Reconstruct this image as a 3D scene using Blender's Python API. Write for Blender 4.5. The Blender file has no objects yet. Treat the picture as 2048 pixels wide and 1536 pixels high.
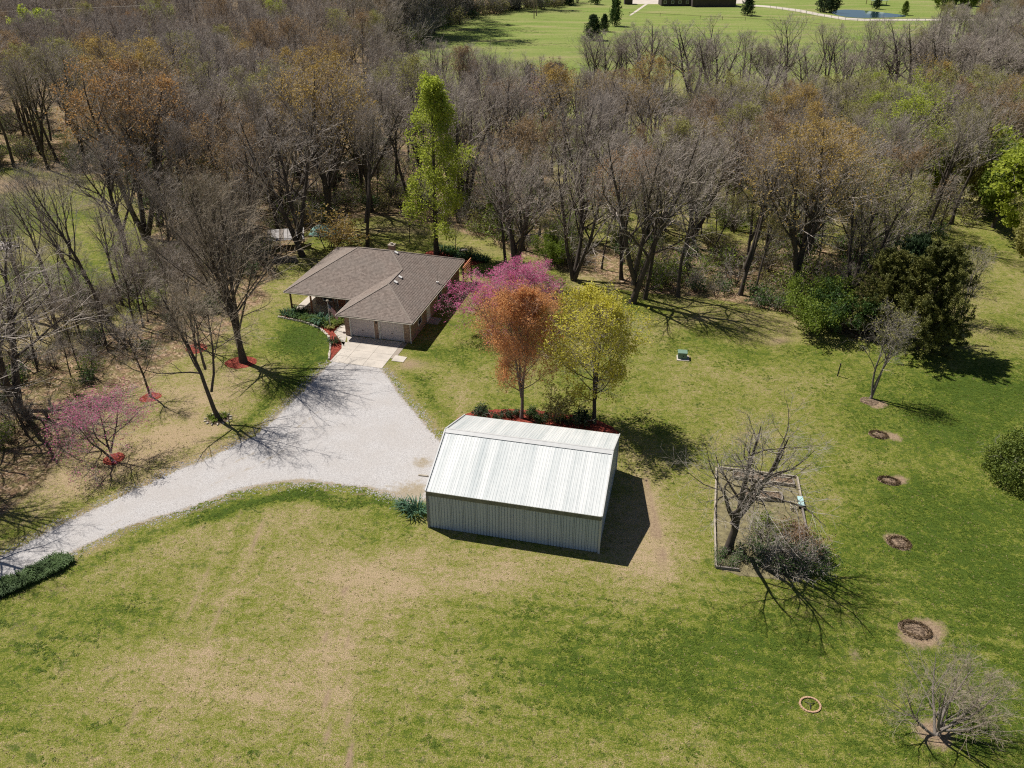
import bpy, math, random
import numpy as np
from mathutils import Vector, Matrix, noise as mnoise

# ------------------------------------------------------------------ camera, light, exposure
scene = bpy.context.scene
CAM_H, PITCH, FOCAL = 41.0, math.radians(30.4), 1657.0
cam_data = bpy.data.cameras.new('camera')
cam_data.sensor_width = 36.0
cam_data.lens = FOCAL * 36.0 / 2048.0
cam_data.clip_start = 0.5
cam_data.clip_end = 6000
cam = bpy.data.objects.new('camera', cam_data)
scene.collection.objects.link(cam)
cam.location = (0, 0, CAM_H)
cam.rotation_euler = (math.pi / 2 - PITCH, 0, 0)
scene.camera = cam

SUN_EL, SUN_AZ = math.radians(57.7), math.radians(-34.0)     # light travels towards azimuth SUN_AZ
world = bpy.data.worlds.new('World')
scene.world = world
world.use_nodes = True
wn, wl = world.node_tree.nodes, world.node_tree.links
wn.clear()
w_out = wn.new('ShaderNodeOutputWorld')
w_bg = wn.new('ShaderNodeBackground')
w_sky = wn.new('ShaderNodeTexSky')
w_sky.sky_type = 'NISHITA'
w_sky.sun_disc = False
w_sky.sun_elevation = SUN_EL
to_sun = Vector((-math.cos(SUN_AZ), -math.sin(SUN_AZ)))
w_sky.sun_rotation = math.atan2(to_sun.x, to_sun.y)
w_sky.dust_density = 0.4
w_sky.air_density = 0.75
w_bg.inputs['Strength'].default_value = 0.05
wl.new(w_sky.outputs[0], w_bg.inputs[0])
wl.new(w_bg.outputs[0], w_out.inputs[0])

sun_data = bpy.data.lights.new('sun', 'SUN')
sun_data.energy = 5.0
sun_data.angle = math.radians(0.53)
sun_data.color = (1.0, 0.955, 0.89)
sun = bpy.data.objects.new('sun', sun_data)
scene.collection.objects.link(sun)
travel = Vector((math.cos(SUN_AZ) * math.cos(SUN_EL), math.sin(SUN_AZ) * math.cos(SUN_EL), -math.sin(SUN_EL)))
sun.rotation_euler = travel.to_track_quat('-Z', 'Y').to_euler()
sun.location = (-60, 60, 90)

scene.view_settings.view_transform = 'Standard'
scene.view_settings.look = 'None'
scene.view_settings.exposure = 0.32
scene.view_settings.gamma = 1.0
scene.view_settings.use_curve_mapping = False
scene.render.engine = 'CYCLES'
scene.cycles.max_bounces = 5
scene.cycles.diffuse_bounces = 3
scene.cycles.transparent_max_bounces = 4
scene.cycles.use_denoising = False
scene.cycles.pixel_filter_type = 'BLACKMAN_HARRIS'
scene.cycles.filter_width = 1.15
scene.cycles.sample_clamp_indirect = 3.0

COL = scene.collection
CP, SP = math.cos(PITCH), math.sin(PITCH)

def G(px, py, z=0.0):
    """survey point of the drone photo -> place on the level ground (metres)"""
    x = (px - 1024) / FOCAL
    y = -(py - 768) / FOCAL
    d = (x, y * SP + CP, y * CP - SP)
    t = (z - CAM_H) / d[2]
    return np.array([d[0] * t, d[1] * t, z])

def GP(pts):
    return np.array([G(*p)[:2] for p in pts])

# ------------------------------------------------------------------ materials
def new_mat(name):
    m = bpy.data.materials.new(name)
    m.use_nodes = True
    nt = m.node_tree
    nt.nodes.clear()
    return m, nt

class N:
    """tiny node helper"""
    def __init__(s, nt): s.nt = nt
    def n(s, t, **kw):
        nd = s.nt.nodes.new(t)
        for k, v in kw.items():
            setattr(nd, k, v)
        return nd
    def l(s, a, b): s.nt.links.new(a, b)
    def pos(s):
        return s.n('ShaderNodeNewGeometry').outputs['Position']
    def obj(s):
        return s.n('ShaderNodeTexCoord').outputs['Object']
    def map(s, vec, scale=(1, 1, 1), rot=(0, 0, 0)):
        m = s.n('ShaderNodeMapping')
        m.inputs['Scale'].default_value = scale
        m.inputs['Rotation'].default_value = rot
        s.l(vec, m.inputs['Vector'])
        return m.outputs[0]
    def noise(s, vec, scale, detail=3, rough=0.55, dist=0.0):
        m = s.n('ShaderNodeTexNoise')
        m.inputs['Scale'].default_value = scale
        m.inputs['Detail'].default_value = detail
        m.inputs['Roughness'].default_value = rough
        m.inputs['Distortion'].default_value = dist
        s.l(vec, m.inputs['Vector'])
        return m.outputs['Fac']
    def math(s, op, a, b=None, c=None, clamp=False):
        m = s.n('ShaderNodeMath', operation=op, use_clamp=clamp)
        for i, v in enumerate((a, b, c)):
            if v is None: continue
            if hasattr(v, 'links') or hasattr(v, 'is_linked'): s.l(v, m.inputs[i])
            else: m.inputs[i].default_value = v
        return m.outputs[0]
    def ramp(s, fac, stops, interp='LINEAR'):
        m = s.n('ShaderNodeValToRGB')
        cr = m.color_ramp
        cr.interpolation = interp
        while len(cr.elements) > 1: cr.elements.remove(cr.elements[-1])
        cr.elements[0].position = stops[0][0]
        c = stops[0][1]; cr.elements[0].color = (c[0], c[1], c[2], 1) if hasattr(c, '__len__') else (c, c, c, 1)
        for p, c in stops[1:]:
            e = cr.elements.new(p)
            e.color = (c[0], c[1], c[2], 1) if hasattr(c, '__len__') else (c, c, c, 1)
        s.l(fac, m.inputs[0])
        return m.outputs[0]
    def mix(s, fac, a, b, blend='MIX'):
        m = s.n('ShaderNodeMix', data_type='RGBA', blend_type=blend)
        for key, v in ((0, fac), (6, a), (7, b)):
            if hasattr(v, 'is_linked'): s.l(v, m.inputs[key])
            elif key == 0: m.inputs[0].default_value = v
            else: m.inputs[key].default_value = (v[0], v[1], v[2], 1)
        return m.outputs[2]
    def bump(s, h, strength, dist=0.05):
        m = s.n('ShaderNodeBump')
        m.inputs['Strength'].default_value = strength
        m.inputs['Distance'].default_value = dist
        s.l(h, m.inputs['Height'])
        return m.outputs[0]
    def bsdf(s, col, rough=0.8, normal=None, metal=0.0, spec=0.3):
        b = s.n('ShaderNodeBsdfPrincipled')
        if hasattr(col, 'is_linked'): s.l(col, b.inputs['Base Color'])
        else: b.inputs['Base Color'].default_value = (col[0], col[1], col[2], 1)
        if hasattr(rough, 'is_linked'): s.l(rough, b.inputs['Roughness'])
        else: b.inputs['Roughness'].default_value = rough
        b.inputs['Metallic'].default_value = metal
        b.inputs['Specular IOR Level'].default_value = spec
        if normal is not None: s.l(normal, b.inputs['Normal'])
        return b.outputs[0]
    def out(s, sh):
        o = s.n('ShaderNodeOutputMaterial')
        s.l(sh, o.inputs[0])

def simple(name, col, rough=0.75, var=0.25, scale=3.0, bump=0.0, metal=0.0, spec=0.3, bscale=None):
    m, nt = new_mat(name); h = N(nt)
    p = h.obj()
    a = h.noise(p, scale, 4)
    b = h.noise(p, scale * 7, 3)
    f = h.math('ADD', h.math('MULTIPLY', a, 0.6), h.math('MULTIPLY', b, 0.4))
    lo = [c * (1 - var) for c in col]; hi = [min(1, c * (1 + var)) for c in col]
    c = h.ramp(f, [(0.3, lo), (0.7, hi)])
    nm = h.bump(h.noise(p, bscale or scale * 10, 3), bump, 0.02) if bump else None
    h.out(h.bsdf(c, rough, nm, metal, spec))
    return m

def leafy(name, c1, c2, trans=0.3, scale=0.6):
    m, nt = new_mat(name); h = N(nt)
    p = h.pos()
    f = h.math('ADD', h.math('MULTIPLY', h.noise(p, scale, 2), 0.5), h.math('MULTIPLY', h.noise(p, 6.0, 2), 0.5))
    c = h.ramp(f, [(0.36, c1), (0.64, c2)])
    d = h.bsdf(c, 0.6, None, 0, 0.25)
    t = h.n('ShaderNodeBsdfTranslucent')
    h.l(c, t.inputs[0])
    mx = h.n('ShaderNodeMixShader'); mx.inputs[0].default_value = trans
    h.l(d, mx.inputs[1]); h.l(t.outputs[0], mx.inputs[2])
    h.out(mx.outputs[0])
    return m

M = {}
M['bark'] = simple('bark_dark', (0.075, 0.06, 0.048), 0.9, 0.4, 2.0, 0.6)
M['bark_grey'] = simple('bark_grey', (0.19, 0.165, 0.14), 0.9, 0.35, 2.0, 0.5)
M['twig'] = simple('twig_purple_grey', (0.38, 0.325, 0.275), 0.75, 0.35, 0.5)
M['twig_grey'] = simple('twig_grey', (0.30, 0.265, 0.225), 0.75, 0.25, 0.5)
M['twig_tan'] = simple('twig_tan', (0.30, 0.245, 0.18), 0.75, 0.25, 0.5)
M['bud_orange'] = leafy('bud_orange', (0.36, 0.19, 0.07), (0.50, 0.30, 0.11), 0.45)
M['bud_gold'] = leafy('bud_gold', (0.36, 0.24, 0.06), (0.52, 0.38, 0.12), 0.45)
M['bud_brown'] = leafy('bud_brown', (0.26, 0.17, 0.085), (0.38, 0.26, 0.13), 0.4)
M['bud_olive'] = leafy('bud_olive', (0.26, 0.25, 0.07), (0.40, 0.38, 0.12), 0.45)
M['bud_red'] = leafy('bud_red', (0.60, 0.26, 0.10), (0.76, 0.42, 0.17), 0.5)
M['leaf_yellow'] = leafy('leaf_yellow', (0.48, 0.44, 0.05), (0.72, 0.66, 0.11), 0.5)
M['leaf_lime'] = leafy('leaf_lime', (0.31, 0.37, 0.035), (0.50, 0.56, 0.09), 0.5)
M['leaf_fresh'] = leafy('leaf_fresh', (0.13, 0.19, 0.025), (0.26, 0.33, 0.05), 0.45)
M['leaf_green'] = leafy('leaf_green', (0.04, 0.085, 0.02), (0.10, 0.17, 0.04), 0.25)
M['leaf_dark'] = leafy('leaf_dark', (0.018, 0.04, 0.015), (0.06, 0.10, 0.035), 0.15)
M['leaf_cedar'] = leafy('leaf_cedar', (0.050, 0.062, 0.014), (0.21, 0.205, 0.05), 0.2)
M['leaf_blue'] = leafy('leaf_blue_green', (0.035, 0.085, 0.045), (0.10, 0.19, 0.11), 0.2)
M['blossom'] = leafy('blossom_pink', (0.60, 0.10, 0.29), (0.80, 0.26, 0.48), 0.5)
M['leaf_rust'] = leafy('leaf_rust', (0.13, 0.05, 0.02), (0.26, 0.11, 0.045), 0.2)
M['needle_dead'] = leafy('dead_grass', (0.09, 0.055, 0.03), (0.22, 0.15, 0.075), 0.1)

def ground_material():
    m, nt = new_mat('meadow_ground'); h = N(nt)
    p = h.pos()
    at = h.n('ShaderNodeAttribute', attribute_name='zone')
    sep = h.n('ShaderNodeSeparateColor'); h.l(at.outputs['Color'], sep.inputs[0])
    gr, li, ta = sep.outputs[0], sep.outputs[1], sep.outputs[2]
    far = at.outputs['Alpha']
    warp = h.n('ShaderNodeTexNoise'); warp.inputs['Scale'].default_value = 0.5; h.l(p, warp.inputs['Vector'])
    vm = h.n('ShaderNodeVectorMath', operation='MULTIPLY_ADD')
    h.l(warp.outputs['Color'], vm.inputs[0]); vm.inputs[1].default_value = (1.6, 1.6, 0); h.l(p, vm.inputs[2])
    wp = vm.outputs[0]
    n1 = h.noise(wp, 0.16, 3)
    n2 = h.noise(wp, 0.9, 5, 0.7)
    n3 = h.noise(p, 3.4, 4, 0.7)
    n4 = h.noise(p, 11.0, 3, 0.75)
    def c(v, k): return h.math('MULTIPLY', h.math('SUBTRACT', v, 0.5), k)
    s = h.math('ADD', gr, c(n1, 0.8))
    s = h.math('ADD', s, c(n2, 1.05))
    s = h.math('ADD', s, c(n3, 1.35))
    s = h.math('ADD', s, c(n4, 1.9))
    grass = h.ramp(s, [(0.0, (0.400, 0.300, 0.180)), (0.16, (0.305, 0.252, 0.112)), (0.34, (0.250, 0.232, 0.072)),
                       (0.54, (0.182, 0.196, 0.030)), (0.78, (0.104, 0.142, 0.013)), (1.0, (0.044, 0.078, 0.009))])
    # darker tufts of clover and weeds
    wd = h.math('ADD', h.noise(wp, 1.5, 6, 0.75), h.math('MULTIPLY', h.math('SUBTRACT', gr, 0.42), 0.22))
    wd = h.math('ADD', wd, h.math('MULTIPLY', h.math('SUBTRACT', n1, 0.5), 0.12))
    grass = h.mix(h.ramp(wd, [(0.545, 0.0), (0.62, 0.75)]), grass, (0.062, 0.100, 0.012))
    # blades catching light and gaps between them
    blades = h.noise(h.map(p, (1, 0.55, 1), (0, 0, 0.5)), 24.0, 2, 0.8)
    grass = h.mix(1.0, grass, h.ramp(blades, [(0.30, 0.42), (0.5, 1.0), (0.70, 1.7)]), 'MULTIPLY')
    tan_c = h.ramp(h.noise(p, 6.0, 4, 0.7), [(0.3, (0.20, 0.135, 0.085)), (0.7, (0.42, 0.31, 0.20))])
    tf = h.math('ADD', ta, h.math('ADD', c(n3, 1.1), c(n2, 0.6)))
    tf = h.ramp(tf, [(0.35, 0), (0.75, 1)])
    tf = h.math('MULTIPLY', tf, h.ramp(ta, [(0.02, 0), (0.25, 1)]))
    col = h.mix(tf, grass, tan_c)
    # leaf litter below the trees
    lv = h.n('ShaderNodeTexVoronoi'); lv.inputs['Scale'].default_value = 5.5; h.l(wp, lv.inputs['Vector'])
    lsep = h.n('ShaderNodeSeparateColor'); h.l(lv.outputs['Color'], lsep.inputs[0])
    litter = h.ramp(lsep.outputs[0], [(0.0, (0.09, 0.055, 0.033)), (0.35, (0.22, 0.135, 0.08)), (0.7, (0.36, 0.235, 0.145)), (1.0, (0.52, 0.38, 0.26))])
    litter = h.mix(h.ramp(n2, [(0.42, 0.0), (0.60, 0.65)]), litter, (0.15, 0.155, 0.045))
    lf = h.math('ADD', li, h.math('ADD', c(n2, 0.9), c(n3, 0.7)))
    lf = h.ramp(lf, [(0.38, 0), (0.62, 1)])
    lf = h.math('MULTIPLY', lf, h.ramp(li, [(0.02, 0), (0.2, 1)]))
    col = h.mix(lf, col, litter)
    # far hay field, fresh and even
    fs = h.noise(h.map(p, (0.3, 1.4, 1), (0, 0, 0.35)), 0.12, 4, 0.6)
    f2 = h.noise(p, 0.9, 4, 0.7)
    ff = h.math('ADD', h.math('MULTIPLY', fs, 0.65), h.math('MULTIPLY', f2, 0.35))
    field = h.ramp(ff, [(0.36, (0.285, 0.255, 0.115)), (0.47, (0.21, 0.245, 0.065)), (0.60, (0.150, 0.215, 0.038))])
    field = h.mix(h.math('MULTIPLY', ta, 0.8), field, (0.27, 0.21, 0.12))
    col = h.mix(h.math('MULTIPLY', far, h.math('SUBTRACT', 1.0, lf)), col, field)
    hb = h.math('ADD', h.math('MULTIPLY', n4, 0.7), h.math('MULTIPLY', blades, 0.7))
    nm = h.bump(hb, 0.75, 0.16)
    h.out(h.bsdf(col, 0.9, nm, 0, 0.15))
    return m

def gravel_material():
    m, nt = new_mat('crushed_limestone'); h = N(nt)
    p = h.pos()
    v = h.n('ShaderNodeTexVoronoi'); v.inputs['Scale'].default_value = 26.0; h.l(p, v.inputs['Vector'])
    sp = h.n('ShaderNodeSeparateColor'); h.l(v.outputs['Color'], sp.inputs[0])
    c = h.ramp(sp.outputs[0], [(0.0, (0.31, 0.295, 0.285)), (0.35, (0.42, 0.40, 0.39)), (1.0, (0.56, 0.54, 0.525))])
    big = h.noise(p, 0.35, 4, 0.6)
    c = h.mix(h.ramp(big, [(0.35, 0.45), (0.62, 0.0)]), c, (0.40, 0.365, 0.335))
    fine = h.noise(p, 30, 2, 0.7)
    c = h.mix(1.0, c, h.ramp(fine, [(0.3, 0.8), (0.7, 1.12)]), 'MULTIPLY')
    at = h.n('ShaderNodeAttribute', attribute_name='edge')
    ef = h.math('ADD', at.outputs['Fac'], h.math('MULTIPLY', h.math('SUBTRACT', h.noise(p, 1.8, 5, 0.75), 0.5), 1.5))
    ef = h.ramp(ef, [(0.45, 0), (0.85, 1)])
    ef = h.math('MULTIPLY', ef, h.ramp(at.outputs['Fac'], [(0.02, 0), (0.3, 1)]))
    dirt = h.ramp(h.noise(p, 9, 3, 0.7), [(0.3, (0.20, 0.165, 0.10)), (0.6, (0.35, 0.29, 0.215)), (0.8, (0.16, 0.16, 0.06))])
    c = h.mix(ef, c, dirt)
    nm = h.bump(h.math('ADD', v.outputs['Distance'], fine), 0.5, 0.03)
    h.out(h.bsdf(c, 0.9, nm, 0, 0.2))
    return m

def concrete_material(name, col):
    m, nt = new_mat(name); h = N(nt)
    p = h.pos()
    f = h.math('ADD', h.math('MULTIPLY', h.noise(p, 0.7, 4, 0.6), 0.6), h.math('MULTIPLY', h.noise(p, 9, 4, 0.7), 0.4))
    c = h.ramp(f, [(0.3, [x * 0.72 for x in col]), (0.55, col), (0.75, [min(1, x * 1.15) for x in col])])
    h.out(h.bsdf(c, 0.85, h.bump(h.noise(p, 40, 2), 0.2, 0.01), 0, 0.2))
    return m

def brick_material():
    m, nt = new_mat('brown_brick'); h = N(nt)
    g = h.n('ShaderNodeNewGeometry')
    t = h.obj()
    sx = h.n('ShaderNodeSeparateXYZ'); h.l(t, sx.inputs[0])
    cb = h.n('ShaderNodeCombineXYZ')
    h.l(h.math('ADD', sx.outputs[0], sx.outputs[1]), cb.inputs[0]); h.l(sx.outputs[2], cb.inputs[1])
    b = h.n('ShaderNodeTexBrick')
    b.inputs['Scale'].default_value = 1.0
    b.inputs['Brick Width'].default_value = 0.215
    b.inputs['Row Height'].default_value = 0.077
    b.inputs['Mortar Size'].default_value = 0.008
    b.inputs['Color1'].default_value = (0.20, 0.105, 0.065, 1)
    b.inputs['Color2'].default_value = (0.38, 0.235, 0.15, 1)
    b.inputs['Mortar'].default_value = (0.42, 0.37, 0.31, 1)
    h.l(cb.outputs[0], b.inputs['Vector'])
    c = h.mix(1.0, b.outputs['Color'], h.ramp(h.noise(t, 5, 4, 0.7), [(0.3, 0.65), (0.7, 1.3)]), 'MULTIPLY')
    h.out(h.bsdf(c, 0.85, h.bump(b.outputs['Fac'], -0.4, 0.01), 0, 0.2))
    return m

def shingle_material():
    m, nt = new_mat('brown_asphalt_shingle'); h = N(nt)
    t = h.obj()
    n1 = h.noise(t, 3.2, 3, 0.6)
    v = h.n('ShaderNodeTexVoronoi'); v.inputs['Scale'].default_value = 5.0
    h.l(t, v.inputs['Vector'])
    sp = h.n('ShaderNodeSeparateColor'); h.l(v.outputs['Color'], sp.inputs[0])
    f = h.math('ADD', h.math('MULTIPLY', n1, 0.35), h.math('MULTIPLY', sp.outputs[0], 0.65))
    c = h.ramp(f, [(0.1, (0.145, 0.115, 0.098)), (0.5, (0.205, 0.165, 0.140)), (0.9, (0.265, 0.215, 0.185))])
    c = h.mix(h.ramp(h.noise(t, 0.4, 3, 0.6), [(0.4, 0.0), (0.7, 0.35)]), c, (0.20, 0.18, 0.16))
    c = h.mix(1.0, c, h.ramp(h.noise(t, 45, 2, 0.8), [(0.3, 0.8), (0.7, 1.2)]), 'MULTIPLY')
    h.out(h.bsdf(c, 0.95, h.bump(h.noise(t, 60, 2), 0.4, 0.01), 0, 0.15))
    return m

def metal_panel(name, col, streak, amount, rough=0.4):
    """painted steel sheet; streaks run down the slope in object space (y,z), bands across x"""
    m, nt = new_mat(name); h = N(nt)
    t = h.obj()
    s1 = h.noise(h.map(t, (2.6, 0.05, 0.05)), 1.0, 4, 0.7)
    s2 = h.noise(h.map(t, (0.55, 0.10, 0.10)), 1.0, 3, 0.6)
    s3 = h.noise(t, 2.5, 4, 0.7)
    f = h.math('ADD', h.math('MULTIPLY', s1, 0.5), h.math('ADD', h.math('MULTIPLY', s2, 0.35), h.math('MULTIPLY', s3, 0.15)))
    c = h.mix(h.ramp(f, [(0.42, 0.0), (0.66, amount)]), col, streak)
    h.out(h.bsdf(c, rough, None, 0.0, 0.4))
    return m

def mulch_material(name, a, b, c3):
    m, nt = new_mat(name); h = N(nt)
    p = h.pos()
    v = h.n('ShaderNodeTexVoronoi'); v.inputs['Scale'].default_value = 9.0; h.l(h.map(p, (1, 1.6, 1), (0, 0, 0.4)), v.inputs['Vector'])
    sp = h.n('ShaderNodeSeparateColor'); h.l(v.outputs['Color'], sp.inputs[0])
    c = h.ramp(sp.outputs[0], [(0.0, a), (0.5, b), (1.0, c3)])
    h.out(h.bsdf(c, 0.9, h.bump(v.outputs['Distance'], 0.7, 0.05), 0, 0.15))
    return m

M['ground'] = ground_material()
M['gravel'] = gravel_material()
M['concrete'] = concrete_material('concrete_pale', (0.50, 0.45, 0.39))
M['concrete_dark'] = concrete_material('concrete_aged', (0.33, 0.28, 0.23))
M['brick'] = brick_material()
M['shingle'] = shingle_material()
M['ridge'] = simple('shingle_cap', (0.235, 0.195, 0.165), 0.9, 0.2, 4)
M['white'] = simple('white_paint', (0.72, 0.70, 0.66), 0.5, 0.08, 2)
M['door'] = simple('garage_door_paint', (0.56, 0.49, 0.47), 0.55, 0.10, 1.5)
M['gutter'] = simple('gutter_tan', (0.36, 0.32, 0.26), 0.5, 0.15, 2)
M['wood_red'] = simple('stained_timber', (0.42, 0.16, 0.08), 0.7, 0.25, 3, 0.2)
M['wood_post'] = simple('dark_timber', (0.14, 0.075, 0.05), 0.8, 0.25, 3, 0.2)
M['wood_pale'] = simple('weathered_timber', (0.36, 0.31, 0.24), 0.85, 0.3, 3, 0.3)
M['wood_old'] = simple('old_grey_wood', (0.22, 0.19, 0.165), 0.9, 0.4, 2, 0.4)
M['glass'] = simple('window_glass', (0.02, 0.025, 0.03), 0.08, 0.1, 1, 0, 0, 0.6)
M['dark'] = simple('dark_metal', (0.03, 0.03, 0.03), 0.6, 0.2, 2)
M['shed_roof'] = metal_panel('shed_roof_white', (0.61, 0.62, 0.605), (0.38, 0.415, 0.415), 1.0, 0.5)
M['shed_wall'] = metal_panel('shed_wall_grey', (0.43, 0.485, 0.54), (0.35, 0.40, 0.45), 0.5, 0.5)
M['shed_trim'] = simple('shed_trim_grey', (0.50, 0.50, 0.49), 0.5, 0.12, 2)
M['shed_stain'] = simple('stained_eave_trim', (0.17, 0.17, 0.13), 0.7, 0.45, 3)
M['shed_corner'] = simple('corner_trim_grey', (0.22, 0.22, 0.235), 0.6, 0.1, 2)
M['green_box'] = simple('utility_green', (0.15, 0.235, 0.175), 0.5, 0.12, 3)
M['mulch'] = mulch_material('red_mulch', (0.07, 0.012, 0.009), (0.22, 0.040, 0.026), (0.38, 0.10, 0.065))
M['soil'] = mulch_material('brown_soil', (0.04, 0.028, 0.018), (0.13, 0.09, 0.06), (0.30, 0.22, 0.15))
M['stone'] = simple('pale_edging_stone', (0.50, 0.44, 0.36), 0.85, 0.3, 1.2, 0.3)
M['stone_tan'] = simple('tan_brick', (0.46, 0.30, 0.19), 0.85, 0.3, 1.2, 0.3)
M['bench'] = simple('pale_blue_paint', (0.38, 0.56, 0.55), 0.6, 0.12, 2)
M['tarp'] = simple('green_tarpaulin', (0.24, 0.42, 0.37), 0.5, 0.35, 1.2, 0.6, bscale=2.5)
M['tarp_grey'] = simple('grey_tarpaulin', (0.33, 0.31, 0.30), 0.6, 0.3, 1.2, 0.6, bscale=2.5)
M['debris'] = simple('pale_rubble', (0.58, 0.52, 0.50), 0.8, 0.3, 1.0)
M['roof_green'] = simple('pale_green_metal_roof', (0.48, 0.58, 0.50), 0.5, 0.1, 0.4)
M['wall_dark'] = simple('dark_cladding', (0.07, 0.055, 0.05), 0.8, 0.3, 0.5)
M['fence_white'] = simple('pale_fence', (0.62, 0.58, 0.52), 0.7, 0.1, 1)
M['road'] = simple('pale_farm_road', (0.50, 0.44, 0.37), 0.9, 0.2, 0.3)
M['pole'] = simple('pole_wood', (0.20, 0.15, 0.11), 0.9, 0.2, 1)

def water_material():
    m, nt = new_mat('pond_water'); h = N(nt)
    nm = h.bump(h.noise(h.pos(), 0.8, 3), 0.12, 0.05)
    h.out(h.bsdf((0.02, 0.045, 0.055), 0.06, nm, 0, 0.8))
    return m
M['water'] = water_material()

def flag_material():
    """thirteen stripes and a blue canton, printed flat on the cloth (uv)"""
    m, nt = new_mat('striped_flag_cloth'); h = N(nt)
    uv = h.n('ShaderNodeTexCoord').outputs['UV']
    sx = h.n('ShaderNodeSeparateXYZ'); h.l(uv, sx.inputs[0])
    k = h.math('FLOOR', h.math('MULTIPLY', sx.outputs[1], 13.0))
    odd = h.math('MODULO', k, 2.0)
    c = h.mix(odd, (0.45, 0.03, 0.05), (0.78, 0.76, 0.74))
    incan = h.math('MULTIPLY', h.math('LESS_THAN', sx.outputs[0], 0.4), h.math('GREATER_THAN', sx.outputs[1], 6.0 / 13.0))
    v = h.n('ShaderNodeTexVoronoi'); v.inputs['Scale'].default_value = 18.0; v.inputs['Randomness'].default_value = 0.0
    h.l(uv, v.inputs['Vector'])
    star = h.math('LESS_THAN', v.outputs['Distance'], 0.25)
    blue = h.mix(star, (0.02, 0.03, 0.14), (0.75, 0.75, 0.75))
    c = h.mix(incan, c, blue)
    h.out(h.bsdf(c, 0.8, None, 0, 0.2))
    return m
M['flag'] = flag_material()

# ------------------------------------------------------------------ mesh helpers
def mesh_np(name, verts, faces, mats, midx=None, smooth=False, uvs=None):
    """faces: list of int arrays (n,3) or (n,4)"""
    me = bpy.data.meshes.new(name)
    verts = np.asarray(verts, dtype=np.float32).reshape(-1, 3)
    faces = [np.asarray(f, dtype=np.int32) for f in faces if len(f)]
    loops = np.concatenate([f.ravel() for f in faces]) if faces else np.zeros(0, np.int32)
    tot = np.concatenate([np.full(len(f), f.shape[1], np.int32) for f in faces]) if faces else np.zeros(0, np.int32)
    start = np.concatenate([[0], np.cumsum(tot)[:-1]]).astype(np.int32)
    me.vertices.add(len(verts)); me.vertices.foreach_set('co', verts.ravel())
    me.loops.add(len(loops)); me.loops.foreach_set('vertex_index', loops)
    me.polygons.add(len(tot)); me.polygons.foreach_set('loop_start', start)
    me.polygons.foreach_set('loop_total', tot)
    if midx is not None: me.polygons.foreach_set('material_index', np.asarray(midx, np.int32))
    me.polygons.foreach_set('use_smooth', np.full(len(tot), smooth, bool))
    me.update(calc_edges=True)
    for m in (mats if isinstance(mats, (list, tuple)) else [mats]):
        me.materials.append(m)
    return me

def link(name, me, parent=None, loc=(0, 0, 0), rz=0.0, kind=None):
    o = bpy.data.objects.new(name, me)
    COL.objects.link(o)
    o.location = loc
    o.rotation_euler = (0, 0, rz)
    if parent: o.parent = parent
    if kind: o['kind'] = kind
    return o

def tag(o, label, cat, group=None):
    o['label'] = label; o['category'] = cat
    if group: o['group'] = group
    return o

def thing(name, label, cat, loc=(0, 0, 0), rz=0.0, group=None):
    return tag(link(name, None, None, loc, rz), label, cat, group)

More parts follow.
